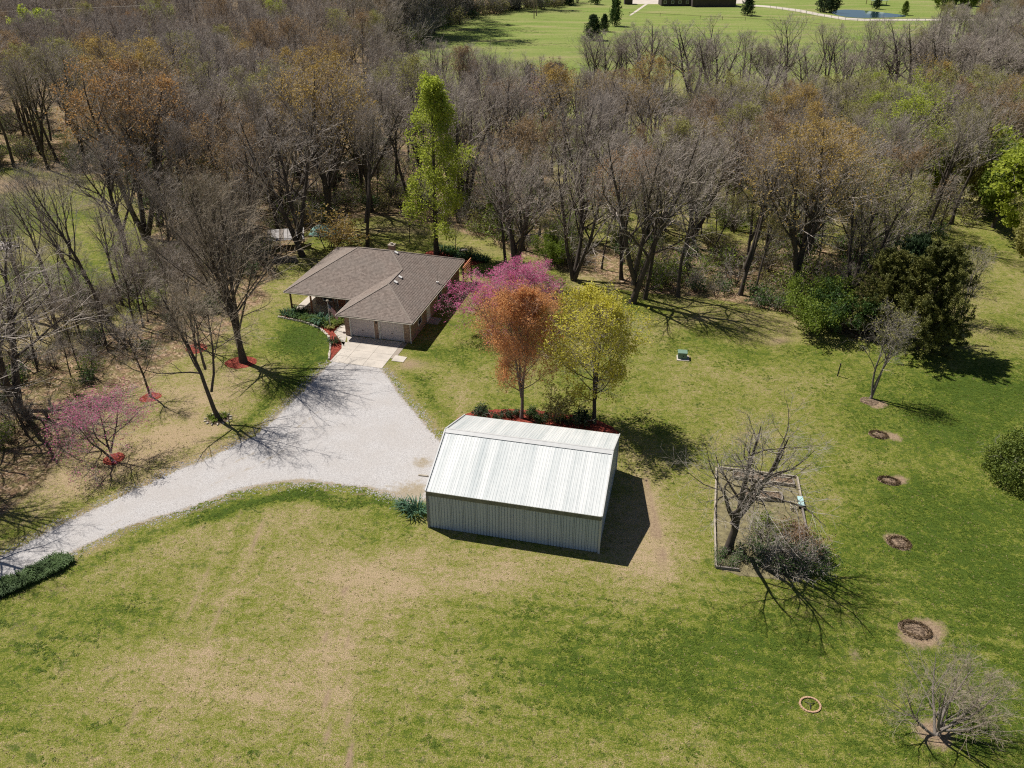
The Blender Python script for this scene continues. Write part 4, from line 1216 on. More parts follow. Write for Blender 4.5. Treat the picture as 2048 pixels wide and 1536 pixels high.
def tri_count(fs): return sum(len(f) * (f.shape[1] - 2) for f in fs)
TRIS = [0]
def finish(T, name, bark, twigm, leafm=None):
    V, F = T.trunk; T.m_trunk = mesh_np('trunk', V, F, bark, smooth=True); TRIS[0] += tri_count(F)
    V, F = T.twigs; T.m_twigs = mesh_np('branches', V, F, twigm); TRIS[0] += tri_count(F)
    T.m_leaf = None
    if T.leaf is not None:
        V, F = T.leaf; T.m_leaf = mesh_np('foliage', V, [F], leafm); TRIS[0] += 2 * len(F)
    T.mats = (bark, twigm, leafm)
    return T

def place(T, name, label, cat, loc, h=None, rz=0.0, tilt=(0, 0), leafm=None, group=None, sxy=1.0, leafname='foliage'):
    t = thing(name, label, cat, (loc[0], loc[1], 0), rz, group)
    s = (h / T.H) if h else 1.0
    t.scale = (s * sxy, s * sxy, s); t.rotation_euler = (tilt[0], tilt[1], rz)
    link('trunk', T.m_trunk, t); link('branches', T.m_twigs, t)
    if T.m_leaf and leafm is not False:
        o = link(leafname, T.m_leaf, t)
        if leafm: o.material_slots[0].link = 'OBJECT'; o.material_slots[0].material = leafm
    return t

PI = math.pi
oval = lambda H, c0, s: (lambda t, pl, pos: s * np.sin(np.clip((t - c0) / (1 - c0), 0.0, 1) ** .62 * PI * .90 + .25) * 1.05 + .3)

# woodland forms -----------------------------------------------------------------
WF = []
for k in range(7):
    tall = k % 3
    WF.append(finish(make_tree(100 + k, 20, .26, (.42, .50, .36)[tall], (15, 6, 5, 3), (.55, .48, .70)[tall],
        (lambda k: (lambda t, pl, pos: (1 - t) * (10.5 + k % 2 * 3) + 1.2))(k), trop=(.09, .07, .05), wob=(.05, .08, .10, .12), ang2=.5, ang3=.6, f2=.55, f3=.52, lean=(.03 * math.cos(k), .03 * math.sin(k)), twig=.010,
        leaf=(3600, .12, .12, 1.5), forks=[(0, 0, 0, 1, 1)] if k % 2 else [(0, .10, 0, 1, 1), (2.5 + k, .22, .18, .95, .75)]), 'w', M['bark'], M['twig'], M['bud_brown']))
# wide old trees with heavy limbs
SF = []
for k in range(3):
    fk = [[(0.3, .28, 0, 1, .9), (2.6, .34, .10, .95, .75), (4.5, .30, .14, .95, .7)], [(1.0, .18, 0, 1, 1), (3.6, .42, .16, .9, .7), (5.3, .40, .22, .85, .6), (2.1, .5, .2, .8, .55)],
          [(0, .3, 0, 1, .85), (2.1, .3, 0, 1, .8), (4.2, .32, 0, .95, .8)]][k]
    SF.append(finish(make_tree(200 + k, 20, .40, .26, (11, 6, 6, 5), .75, lambda t, pl, pos: (1 - t) * 9.5 + 1.6, trop=(.07, .06, .04), wob=(.07, .12, .13, .15), ang2=.6, ang3=.65, f2=.55, f3=.5, twig=.010,
        leaf=(6500, .13, .14, 1.5), forks=fk), 's', M['bark'], M['twig'], M['bud_orange']))

def gpos(px, py): return G(px, py)[:2]
PLACED = []
def put(T, name, label, cat, px, py, h, rz=0.0, tilt=(0, 0), leafm=None, group=None, sxy=1.0, leafname='foliage'):
    p = gpos(px, py); PLACED.append((p[0], p[1]))
    return place(T, name, label, cat, p, h, rz, tilt, leafm, group, sxy, leafname)

# specimen trees on the lawns ------------------------------------------------------
lime = finish(make_tree(11, 24, .34, .16, (30, 7, 7, 4), lambda t: 1.25 - .75 * t, lambda t, pl, pos: 1.4 + 4.5 * np.clip((1 - t), 0, 1) ** .65 * (.55 + .5 * ((t * 917.3) % 1.0)), trop=(.05, .05, .03), wob=(.025, .10, .15, .2), twig=.009, f2=.55, f3=.45,
    leaf=(19000, .18, .26, 1.3), rf1=.3), 'l', M['bark'], M['twig'], M['leaf_lime'])
put(lime, 'poplar_tree', 'tall narrow tree in fresh lime green leaf standing behind the house', 'tree', 873, 508, 23.8, 2.0)
orange = finish(make_tree(12, 13, .17, .20, (26, 7, 7, 5), lambda t: 1.15 - .75 * t, oval(13, .2, 4.3), trop=(.07, .05, .04), wob=(.03, .06, .09, .12), ang2=.5, ang3=.55, twig=.007,
    leaf=(29000, .085, .12, 1.4), rf1=.38, forks=[(0, .05, 0, 1, 1), (3.0, .16, .17, .97, .8), (1.2, .2, .2, .85, .6)]), 'o', M['bark_grey'], simple('twig_red', (.36, .20, .13), .75, .25, .5), M['bud_red'])
put(orange, 'maple_tree', 'oval tree with orange red buds in the mulch bed behind the shed', 'tree', 1043, 836, 13.1, .6, sxy=.95)
yellow = finish(make_tree(13, 13, .19, .17, (26, 7, 7, 4), lambda t: 1.2 - .7 * t, oval(13, .17, 4.6), trop=(.07, .05, .03), wob=(.03, .07, .1, .13), ang2=.55, twig=.007,
    leaf=(21000, .115, .14, 1.4), rf1=.42, forks=[(0, .03, 0, 1, 1), (3.3, .10, .2, .95, .7)]), 'y', M['bark'], M['twig'], M['leaf_yellow'])
put(yellow, 'maple_tree', 'rounded tree in yellow green bloom at the right end of the mulch bed', 'tree', 1188, 846, 12.8, 1.1, sxy=1.06)
gard = finish(make_tree(14, 12.5, .27, .34, (8, 6, 5, 3), .85, lambda t, pl, pos: (1 - t) * 5.6 + 1.8, trop=(.04, .04, .02), wob=(.07, .15, .2, .22), twig=.007, f3=.5,
    forks=[(1.9, .05, 0, 1.0, 1), (.2, .62, .20, .92, .85), (3.6, .6, .24, .8, .6), (5.2, .62, .28, .85, .6)]), 'g', M['bark'], M['twig_grey'])
put(gard, 'bare_tree', 'bare spreading tree growing out of the timber framed plot', 'tree', 1456, 1103, 12.6, .15, sxy=1.15)
rsm = finish(make_tree(15, 9.5, .12, .26, (9, 5, 5, 3), .6, lambda t, pl, pos: (1 - t) * 4.6 + .9, trop=(.08, .05, .03), wob=(.05, .1, .15, .2), twig=.007,
    leaf=(900, .09, .1), forks=[(.2, .16, 0, 1, 1), (2.9, .12, .05, 1, .9), (4.6, .2, .12, .9, .7)]), 'r', M['bark_grey'], M['twig_grey'], M['bud_olive'])
put(rsm, 'bare_tree', 'small bare two stemmed tree standing alone before the dark cedars', 'tree', 1741, 797, 9.6, 0, tilt=(0, .06))
shr = finish(make_tree(16, 6.0, .14, .10, (7, 5, 5, 4), .5, lambda t, pl, pos: (1 - t) * 3.4 + .9, trop=(.05, .03, .0), wob=(.07, .12, .15, .2), twig=.006,
    forks=[(a, .55 + .35 * (i % 3), 0 if i < 3 else .08, .95, .7) for i, a in enumerate((0.1, 1.3, 2.6, 3.7, 5.0, 5.9, .7))]), 'm', M['bark_grey'], M['twig_tan'])
put(shr, 'bare_shrub', 'low sprawling pale bare tree in the bottom right corner', 'tree', 1872, 1470, 5.1, .3, sxy=1.15)
lawn = finish(make_tree(17, 15, .22, .30, (12, 7, 6, 4), .75, lambda t, pl, pos: (1 - t) * 7.2 + 1.2, trop=(.07, .05, .03), wob=(.05, .12, .16, .2), twig=.008, lean=(-.10, .05),
    forks=[(3.1, .08, 0, 1, 1), (.5, .42, .20, .85, .6), (5.2, .3, .36, .8, .6)]), 'la', M['bark'], M['twig_tan'])
put(lawn, 'bare_tree', 'bare tree leaning left beside the curve of the gravel drive', 'tree', 438, 838, 14.5, 0, tilt=(0, -.05))
bigv = finish(make_tree(18, 20, .36, .16, (24, 6, 6, 3), lambda t: .62 - .2 * t, lambda t, pl, pos: (1 - t) * 10.0 + 2.0, trop=(.05, .05, .03), wob=(.025, .06, .12, .18), twig=.008, rf1=.4, forks=[(0, .02, 0, 1, 1), (2, .12, .15, .96, .7), (4.2, .14, .17, .95, .65)]), 'bv', M['bark'], M['twig_tan'])
put(bigv, 'bare_tree', 'large dense bare vase shaped tree in red mulch left of the house', 'tree', 487, 724, 19.8, 1.4)
sm1 = finish(make_tree(19, 9, .12, .28, (12, 6, 6, 4), .75, lambda t, pl, pos: (1 - t) * 4.4 + .8, trop=(.07, .05, .03), wob=(.04, .1, .15, .2), twig=.008), 'sm', M['bark'], M['twig'])
put(sm1, 'bare_tree', 'slim young bare tree with a reddish mulch circle in the left lawn', 'tree', 301, 793, 9.0, 0, tilt=(0, -.06))
put(sm1, 'bare_tree', 'small bare tree in red mulch behind the leaning lawn tree', 'tree', 392, 695, 11.0, 2.0)
# redbuds
rb = []
for k in range(3):
    rb.append(finish(make_tree(21 + k, 7, .12, .22, (11, 6, 6, 4), 1.05, lambda t, pl, pos: (1 - t) * 2.6 + 2.0, trop=(.02, .03, .02), wob=(.09, .14, .16, .16), twig=.007,
        leaf=((12000, 12000, 5200)[k], (.085, .085, .075)[k], .08, 1.3), forks=[(.4, .25, 0, 1, 1), (2.5, .45, .12, .95, .8), (4.6, .5, .12, .95, .8), (5.6, .7, .2, .8, .6)]), 'rb', M['bark'], M['twig'], M['blossom']))
put(rb[0], 'redbud_tree', 'redbud tree covered in magenta blossom right of the garage wall', 'tree', 985, 670, 6.4, .5, sxy=1.2, leafname='blossom')
put(rb[1], 'redbud_tree', 'redbud tree with magenta blossom behind the orange budding tree', 'tree', 1040, 640, 6.6, 2.2, sxy=1.15, leafname='blossom')
put(rb[2], 'redbud_tree', 'small sparse redbud tree in pink blossom on the left lawn', 'tree', 226, 920, 6.2, 4.0, sxy=1.12, leafname='blossom')
# great trees at the wood's front
big = [(36, 822, 16.5, 0, 0.4, (0, 0), None, 'massive bare forked tree at the left edge above the redbud'),
       (214, 640, 19, 3, 1.0, (0, -.10), None, 'tall bare tree with twin trunks leaning left over the clearing'),
       (292, 478, 25, 2, 2.0, (0, -.04), 'bud_orange', 'giant multi trunked tree tipped with orange buds above the clearing'),
       (320, 452, 24, 1, .4, (0, .03), 'bud_brown', 'giant dark trunked tree just behind the orange tipped one'),
       (1037, 570, 18, 1, 3.2, (0, .05), None, 'heavy limbed bare tree behind the redbuds with long pale limbs'),
       (1147, 560, 18, 2, 1.2, (0, 0), None, 'bare double trunked tree at the wood edge behind the orange tree'),
       (1264, 605, 22, 0, 5.0, (0, 0), None, 'big bare tree casting branching shadows on the back lawn'),
       (1582, 592, 21.5, 1, .2, (0, 0), 'bud_gold', 'broad tree with golden buds left of the dark cedars'),
       (605, 512, 21, 0, 2.4, (0, 0), None, 'bare tree with a straight dark trunk just left of the house roof'),
       (664, 452, 24, 1, 4.0, (0, 0), 'bud_gold', 'tall tree with golden buds behind the left end of the house'),
       (735, 494, 19, 4, .8, (0, 0), None, 'straight bare tree directly behind the house chimney'),
       (1290, 598, 19, 3, 2.2, (0, 0), None, 'slimmer bare tree beside the big shadow casting one'),
       (1356, 594, 19, 5, 4.2, (0, 0), None, 'upright bare tree at the litter edge, third along'),
       (1012, 535, 17, 3, 0.2, (0, 0), None, 'dark bare trunk just left of the heavy limbed tree'),
       (62, 640, 14, 4, 1.9, (0, -.06), None, 'bare tree low in the brush left of the twin trunked tree'),
       (112, 610, 15, 3, .9, (0, .05), None, 'bare tree in the brush just left of the twin trunked tree'),
       (20, 585, 16, 5, 2.9, (0, .08), None, 'bare tree at the left edge in front of the rubble heap'),
       (150, 560, 15, 6, 3.9, (0, -.04), None, 'bare tree standing in the clearing below the giant orange tipped one'),
       (255, 520, 17, 1, 4.9, (0, -.05), None, 'bare tree at the clearing side of the giant trunks'),
       (245, 610, 13, 3, 5.9, (0, .04), None, 'bare tree between the twin trunked tree and the vase shaped one'),
       (352, 560, 14, 5, 5.1, (0, .03), None, 'bare tree behind the vase shaped tree on its left'),
       (1700, 590, 17, 2, 1.2, (0, 0), 'bud_olive', 'olive tinged tree rising behind the left cedar')]
for px, py, h, f, rz, tl, lm_, lab in big:
    T = SF[f] if (f < 3 and px not in (735,)) else WF[f % 7]
    put(T, 'bare_tree' if lm_ is None else 'budding_tree', lab, 'tree', px, py, h, rz, tl, M[lm_] if lm_ else False, None, 1.35 if px == 36 else 1.0)
put(SF[1], 'bare_tree', 'big bare tree left of the picture whose shadow crosses the drive', 'tree', -110, 985, 15.5, 1.0, leafm=False, sxy=1.3)
put(SF[0], 'bare_tree', 'third bare tree left of the picture nearest the drive', 'tree', -120, 1085, 14.5, 2.0, leafm=False, sxy=1.2)
put(SF[2], 'bare_tree', 'second bare tree left of the picture behind the pink redbud', 'tree', -75, 905, 15, 3.0, leafm=False, sxy=1.2)

# evergreens, shrubs ----------------------------------------------------------------
def make_cedar(seed, H, W, nl, size, cone=1.15, skirt=.03):
    rg = np.random.RandomState(seed); T = Tree(); T.H = H
    z = np.linspace(-.1, H * .96, 10); P0 = np.stack([rg.randn(10) * .05, rg.randn(10) * .05, z], 1)[None]; R0 = (H * .022 * (1 - np.linspace(0, 1, 10) * .9))[None]
    P1, R1 = grow(rg, P0, R0, 90, skirt, .97, lambda t, pl, pos: W * np.clip(1 - t, 0, 1) ** .45 * (.55 + .45 * np.minimum(1, t * 6 + .35)) + .25, lambda t: 1.35 - .6 * t, 6, .05, .09, .35, .12, .3, .09)
    P2, R2 = grow(rg, P1, R1, 9, .2, 1.0, lambda t, pl, pos: pl * .30 * (1.25 - .7 * t) + .22, .8, 4, .06, .12, .5, .25, .4, .04)
    T.trunk = cat_geo([tubes(P0, R0, 8)]); T.twigs = cat_geo([tubes(P1, R1, 4)])
    C = sample_on(rg, P2, nl)
    T.leaf = leaves(rg, C, size, size * 1.2, 3.0, .2, .5)
    return T
ced = finish(make_cedar(31, 12, 5.6, 70000, .095), 'c', M['bark'], M['bark'], M['leaf_dark'])
put(ced, 'cedar_tree', 'broad dark green cedar, the largest evergreen at the edge of the back lawn', 'tree', 1836, 700, 11.2, .3, leafm=M['leaf_cedar'], sxy=.93)
put(ced, 'cedar_tree', 'olive toned cedar just left of the broad dark one', 'tree', 1758, 668, 9.2, 2.3, leafm=M['leaf_cedar'], sxy=.9)
put(ced, 'cedar_tree', 'lower dark cedar squeezed behind the other two cedars', 'tree', 1800, 640, 9.5, 4.0, leafm=M['leaf_dark'], sxy=.8)

def make_bush(seed, H, W, nst, nl, size, el=1.5, lump=.5, dense=False, twig=.009):
    rg = np.random.RandomState(seed); T = Tree(); T.H = H
    a = rg.rand(nst) * 6.28; ln = rg.rand(nst) ** .5 * W * .55
    p0 = np.stack([np.cos(a) * .12 * W, np.sin(a) * .12 * W, np.full(nst, -.05)], 1)
    d0 = nrm(np.stack([np.cos(a) * ln, np.sin(a) * ln, np.full(nst, H * .7)], 1))
    P0 = walk(rg, p0, d0, np.full(nst, H * .85) * (.7 + .4 * rg.rand(nst)), 5, .03, .13); R0 = np.full((nst, 1), .02 + H * .006) * np.linspace(1, .4, 5)[None]
    P1, R1 = grow(rg, P0, R0, 8, .2, 1, lambda t, pl, pos: pl * .42 + .1, .75, 4, .02, .15, .6)
    P2, R2 = grow(rg, P1, R1, 6, .1, 1, lambda t, pl, pos: pl * .45 + .08, .8, 2, .02, .1, .8)
    T.trunk = cat_geo([tubes(P0, R0, 4)]); T.twigs = cat_geo([tubes(P1, np.maximum(R1, twig), 3), blades(rg, P2, np.maximum(R2, twig))])
    if nl:
        if dense:
            q = nrm(rg.randn(nl, 3)); q[:, 2] = np.abs(q[:, 2]) * 1.0; rr_ = (.55 + .45 * rg.rand(nl, 1) ** .35)
            C = q * rr_ * np.array([W * .5, W * .5, H]) * (1 + .10 * np.sin(q[:, :1] * 9 + q[:, 1:2] * 7) + .07 * np.sin(q[:, 2:3] * 13 - q[:, :1] * 11) + .07 * rg.randn(nl, 1)); C[:, 2] += .02
            C[:, 2] = np.abs(C[:, 2] - H * .05)
        else: C = sample_on(rg, P2, nl)
        T.leaf = leaves(rg, C, size, size * lump, el)
    else: T.leaf = None
    return T
gb = finish(make_bush(41, 5.5, 6.5, 9, 14000, .14, 1.5, 1.6), 'gb', M['bark'], M['twig'], M['leaf_green'])
put(gb, 'green_shrub', 'tall bright green leafy shrub at the wood edge left of the cedars', 'shrub', 1625, 652, 5.4, 0, leafm=M['leaf_fresh'])
put(gb, 'green_shrub', 'mid green shrub filling the gap before the left cedar', 'shrub', 1676, 662, 5.2, 2.0, leafm=M['leaf_green'])
put(gb, 'green_shrub', 'round green leafy shrub under the heavy limbed bare tree', 'shrub', 1100, 528, 4.6, 1.0, leafm=M['leaf_fresh'], sxy=.7)
rbush = finish(make_bush(42, 4.2, 6.4, 12, 26000, .105, 1.4, .8, dense=True), 'rbb', M['bark'], M['twig'], M['leaf_green'])
put(rbush, 'round_bush', 'big dome shaped green bush cut off by the right edge', 'bush', 2052, 955, 4.1, 0, leafm=leafy('bush_green', (.05, .085, .012), (.20, .24, .04), .25, 1.2))
sb = [finish(make_bush(43 + k, 1.0, 1.3, 9, 1300, .085, 1.7, .9), 'sb', M['bark'], M['twig'], M['leaf_dark']) for k in range(3)]
tb_ = finish(make_bush(47, 3.0, 2.4, 7, 1500, .10, 1.6, .8), 'tb', M['bark'], M['twig'], M['bud_olive'])
bb = finish(make_bush(48, 1.8, 3.0, 14, 0, .1), 'bb', M['bark'], M['twig_grey'])
tang = finish(make_bush(49, 1.9, 3.4, 20, 1900, .095, 1.5, 1.2), 'tg', M['bark'], M['twig'], M['leaf_green'])
for (px, py, h, w, k, mt, lab) in [
    (961, 831, 1.15, 1.2, 0, 'leaf_dark', 'leftmost dark shrub in the mulch bed behind the shed'), (996, 836, .95, 1.0, 1, 'leaf_dark', 'second dark shrub in the mulch bed, left of the orange tree trunk'),
    (1024, 831, 1.05, 1.0, 2, 'leaf_dark', 'dark shrub just left of the orange tree trunk'), (1062, 832, .95, 1.2, 0, 'leaf_green', 'bright green shrub just right of the orange tree trunk'),
    (1082, 838, .9, 1.3, 1, 'leaf_green', 'low green shrub between the two trees in the mulch bed'), (1118, 843, .9, .9, 2, 'leaf_dark', 'small shaded shrub in the red mulch right of centre'),
    (1135, 846, .8, .8, 1, 'leaf_dark', 'tiny dark shrub beside the shaded one in the red mulch'), (1161, 846, 1.5, 1.15, 0, 'leaf_dark', 'upright dark shrub left of the yellow tree trunk')]:
    p = gpos(px, py); place(sb[k], 'low_shrub', lab, 'shrub', p, h * .72, k * 1.7, leafm=M[mt], group='shrubs in the mulch bed behind the shed', sxy=w)
put(tb_, 'leafy_shrub', 'thin tall shrub with olive leaves between the two bed trees', 'shrub', 1108, 838, 3.3, 0)
# overgrown vegetable plot
for i, (px, py, h, mt, lab) in enumerate([(1538, 1062, 1.5, 'leaf_fresh', 'green leafy tangle in the middle of the framed plot'), (1502, 1112, 1.3, 'leaf_green', 'low tangle at the foot of the bare plot tree'),
        (1560, 1122, 1.6, 'leaf_green', 'dark tangle of stems at the lower edge of the plot'), (1606, 1100, 1.7, 'bud_brown', 'rusty brown bush at the right corner of the plot'),
        (1622, 1130, 1.7, 'leaf_green', 'dark green bush outside the lower right corner of the plot'), (1452, 1122, 1.0, 'leaf_green', 'low weeds against the left timber of the plot'),
        (1580, 1070, 1.2, 'leaf_rust', 'reddish thicket right of the leafy tangle')]):
    place(tang, 'tangled_bush', lab, 'bush', gpos(px, py), h * .85, i * 1.3, leafm=M[mt], sxy=1.25)
place(bb, 'bare_bush', 'bare brown brush at the centre of the framed plot', 'bush', gpos(1530, 1095), 1.9, 2.5, sxy=1.3)
place(bb, 'bare_bush', 'bare brown brush by the lower edge of the framed plot', 'bush', gpos(1575, 1140), 1.8, 4.0, sxy=1.3)
place(bb, 'bare_bush', 'bare arching bush beside the rusty one in the plot', 'bush', gpos(1590, 1120), 2.2, 1.0)
# plants made of arching blades
def clump(seed, n, L, w, spread=.25, droop=.5):
    rg = np.random.RandomState(seed); a = rg.rand(n) * 6.28; rr_ = rg.rand(n) ** .5 * spread
    base = np.stack([np.cos(a) * rr_, np.sin(a) * rr_, np.zeros(n)], 1); b = a + rg.randn(n) * .8
    out = np.stack([np.cos(b), np.sin(b), np.zeros(n)], 1); ll = L * (.6 + .6 * rg.rand(n, 1)); k = droop * (.4 + rg.rand(n, 1))
    m1 = base + out * ll * .25 * k * 2 + np.array([0, 0, 1]) * ll * .6; m2 = base + out * ll * .75 * k * 1.6 + np.array([0, 0, 1]) * ll * (.95 - .4 * k)
    s = np.cross(out, np.array([0, 0, 1.0])) * w
    V = np.stack([base - s, base + s, m1 + s, m1 - s, m2], 1).reshape(-1, 3); i = np.arange(n)[:, None] * 5
    F4 = (i + np.array([[0, 1, 2, 3]])); F3 = (i + np.array([[3, 2, 4]]))
    return V, [F4, F3]
cl = []
for k in range(4):
    V, F = clump(60 + k, 90, .62, .022, .32, .8); cl.append(mesh_np('leaves', V, F, M['leaf_blue'])); TRIS[0] += 270
def put_clump(k, name, label, px, py, s, mat, group=None, sz=None):
    o = link(name, cl[k % 4], None, tuple(G(px, py)), k * 1.1); o.scale = (s, s, sz or s)
    o.material_slots[0].link = 'OBJECT'; o.material_slots[0].material = M[mat]
    return tag(o, label, 'plant', group)
put_clump(0, 'iris_clump', 'large leafy blue green clump at the left corner of the shed', 833, 1027, 2.0, 'leaf_blue')
put_clump(1, 'iris_clump', 'smaller leafy clump next to the large one by the shed corner', 808, 1015, 1.2, 'leaf_blue')
put_clump(2, 'iris_clump', 'blue green spiky clump beside the flagpole bed', 643, 647, 2.0, 'leaf_blue')
put_clump(3, 'dark_plant', 'dark low plant growing in the red mulch tip by the concrete', 668, 686, 1.3, 'leaf_dark')
bedp = [(572, 630, 'leaf_green'), (582, 632, 'leaf_blue'), (592, 634, 'leaf_green'), (602, 637, 'leaf_green'), (612, 640, 'leaf_fresh'), (620, 643, 'leaf_green'), (629, 645, 'leaf_green'),
        (652, 652, 'leaf_green'), (660, 649, 'leaf_fresh'), (668, 650, 'leaf_green'), (676, 648, 'leaf_fresh'), (683, 645, 'bud_olive'), (650, 641, 'leaf_green'), (637, 639, 'leaf_green'), (662, 656, 'bud_olive'), (588, 627, 'leaf_green'), (605, 631, 'leaf_green')]
for i, (px, py, mt) in enumerate(bedp):
    put_clump(i, 'bed_plant', 'leafy green perennial in the planting bed before the porch', px, py, rr.uniform(1.1, 1.6), mt, 'perennials in the bed before the porch')
# red mulch rings and beds
def mulch_round(px, py, r, name='mulch_circle', seed=1, mat='mulch', z=.02, el=1.0):
    c = gpos(px, py); a = np.linspace(0, 2*PI, 30)[:-1]; p = c + np.stack([np.cos(a) * r, np.sin(a) * r * el], 1)
    return sheet(name, jag(p, .12, .10, seed), z, M[mat], 'structure')
mulch_round(301, 795, .95, seed=2); mulch_round(392, 697, 1.15, seed=3); mulch_round(482, 725, 1.6, seed=4, el=.8); mulch_round(228, 918, .9, seed=5)
mulch_round(874, 510, 1.8, seed=6); mulch_round(1738, 802, .75, seed=7, mat='soil')
sheet('mulch_bed', jag(GP([(900, 850), (918, 832), (940, 823), (985, 821), (1040, 818), (1100, 825), (1150, 831), (1200, 843), (1238, 862), (1230, 890), (1060, 880), (920, 868)]), .2, .16, 14), .02, M['mulch'], 'structure')
sheet('mulch_bed', jag(GP([(900, 512), (935, 508), (965, 516), (975, 524), (940, 530), (905, 526)]), .3, .3, 15), .02, M['mulch'], 'structure')
for i, (px, py) in enumerate([(886, 505), (898, 507), (908, 510), (920, 516), (934, 517), (947, 519), (958, 521), (970, 523)]):
    put_clump(i, 'bed_plant', 'green perennial in the mulch bed behind the house', px, py, rr.uniform(1.4, 2.0), 'leaf_green' if i % 3 else 'leaf_blue', 'perennials in the bed behind the house')
# stones and daffodils round the leaning tree
fr = thing('stone_ring', 'loose ring of small pale stones at the foot of the leaning lawn tree', 'stone ring', tuple(G(436, 838)))
for k in range(14):
    a = k * .449; o = link('stone', stone_meshes[k % 6], fr, (1.15*math.cos(a), 1.0*math.sin(a), 0), a); o.scale = (.8, .7, .7)
mulch_round(436, 838, 1.0, seed=8, mat='soil')
for k, (px, py) in enumerate([(424, 836), (448, 834), (430, 842)]): put_clump(k, 'bed_plant', 'small leafy plant at the foot of the leaning lawn tree', px, py, .8, 'leaf_fresh', 'plants round the leaning tree')
# lily strip beside the drive
LIL = GP([(-120, 1232), (0, 1172), (12, 1164), (60, 1142), (94, 1123), (120, 1113), (140, 1113), (151, 1124), (125, 1142), (78, 1163), (0, 1198), (-120, 1260)])
cand = []
mn, mx_ = LIL.min(0), LIL.max(0); rg = np.random.RandomState(5)
q = mn + rg.rand(30000, 2) * (mx_ - mn); q = q + rg.randn(*q.shape) * .12; q = q[inpoly(q, LIL) & (vnoise(q, 1.1, 78) > .14)]; q = q[:6500]
b = rg.rand(len(q)) * 6.28; outv = np.stack([np.cos(b), np.sin(b), np.zeros(len(q))], 1); base = np.column_stack([q, np.zeros(len(q))]); Ls = (.22 + .3 * rg.rand(len(q), 1)) * (.6 + .9 * vnoise(q, 1.4, 77)[:, None])
m1 = base + outv * Ls * .25 + np.array([0, 0, 1]) * Ls * .8; m2 = base + outv * Ls * .8 + np.array([0, 0, 1]) * Ls * .75; s_ = np.cross(outv, [0, 0, 1.0]) * .025
V = np.stack([base - s_, base + s_, m1 + s_, m1 - s_, m2], 1).reshape(-1, 3); ii = np.arange(len(q))[:, None] * 5
lily = link('lily_bed', mesh_np('lily_bed', V, [ii + np.array([[0, 1, 2, 3]]), ii + np.array([[3, 2, 4]])], M['leaf_green']), kind='stuff')
tag(lily, 'dense strip of dark green lily leaves along the drive', 'lily bed')
sheet('bed_soil', jag(LIL * 1.0, .2, .08, 18), .013, M['soil'], 'structure')

# ------------------------------------------------------------------ far farm
def gable_house(name, label, cat, px, py, w, d, h, rh, rz, wall, roofm, wins=0, over=.5):
    t = thing(name, label, cat, tuple(G(px, py)), rz)
    MB().box(0, d/2, 0, w, d, h).build('wall', M[wall], t)
    r_ = link('roof', None, t); s = over
    a = MB(); a.bar((0, -s, h - .02), (0, d/2, h + rh), w + 2*s, .12).build('roof_slope', M[roofm], r_)
    b = MB(); b.bar((0, d + s, h - .02), (0, d/2, h + rh), w + 2*s, .12).build('roof_slope', M[roofm], r_)
    g = MB()
    for x in (-w/2 + .01, w/2 - .01): g.poly([(x, 0, h), (x, d, h), (x, d/2, h + rh - .1)])
    g.build('gable', M[wall], t)
    for k in range(wins):
        x = -w/2 + (k + .5) * w / wins
        wi = link('window', None, t)
        MB().box(x, -.03, h * .35, 1.3, .06, h * .42).build('frame', M['white'], wi)
        MB().box(x, -.07, h * .39, 1.05, .04, h * .34).build('pane', M['glass'], wi)
    return t
gable_house('farm_building', 'long dark barn with a pale green metal roof beyond the far field', 'barn', 1428, 14, 19, 9, 3.0, 2.6, .03, 'wall_dark', 'roof_green', 0)
gable_house('farm_house', 'dark farmhouse with pale windows left of the green roofed barn', 'house', 1352, 12, 13, 8, 2.8, 2.4, .02, 'wall_dark', 'wall_dark', 4)
gable_house('small_shed', 'small dark shed beside the farm track at the top edge', 'shed', 1257, 9, 3.5, 3.5, 2.8, 1.0, .0, 'wall_dark', 'wall_dark', 0)
pv = thing('open_pavilion', 'open pavilion with a pale roof behind the pond', 'pavilion', tuple(G(1752, 10)))
MB().bar((0, -3.4, 2.2), (0, 0, 3.6), 7.5, .12).build('roof', M['roof_green'], pv)
MB().bar((0, 3.4, 2.2), (0, 0, 3.6), 7.5, .12).build('roof', M['roof_green'], pv)
for x in (-3.3, 3.3):
    for y in (-3, 3): MB().box(x, y, 0, .2, .2, 2.3).build('post', M['wood_post'], pv)
def fence(name, label, pts, step, hgt, mat, rails, pw_=.12):
    W_ = [G(*p) for p in pts]; f = thing(name, label, 'fence', tuple(W_[0]))
    pm = MB().box(0, 0, 0, pw_, pw_, hgt).mesh('post', M[mat])
    for i in range(len(W_) - 1):
        a, b = W_[i] - W_[0], W_[i+1] - W_[0]; n = max(1, int(np.linalg.norm(b - a) / step))
        for k in range(n): p = a + (b - a) * k / n; link('post', pm, f, tuple(p))
        for z in rails: MB().bar((a[0], a[1], z), (b[0], b[1], z), .05, .09).build('rail', M[mat], f)
fence('rail_fence', 'pale rail fence following the road along the pond', [(1540, 17), (1590, 24), (1635, 32.5), (1690, 41), (1740, 43.5), (1850, 43), (2090, 42)], 3.4, 1.2, 'fence_white', (.5, 1.05), .15)
fence('wire_fence', 'thin wooden post fence crossing the middle of the far field', [(1258, 31), (1320, 33), (1400, 38), (1490, 42), (1560, 47), (1640, 54)], 8.5, 1.3, 'pole', (1.1,), .14)
def pole(px, py, h, label):
    t = thing('utility_pole', label, 'utility pole', tuple(G(px, py)))
    MB().tube([(0, 0, 0), (0, 0, h)], [.19, .13], 7).build('shaft', M['pole'], t)
    MB().bar((-1.2, 0, h - .5), (1.2, 0, h - .5), .12, .14).build('crossarm', M['pole'], t)
    return t
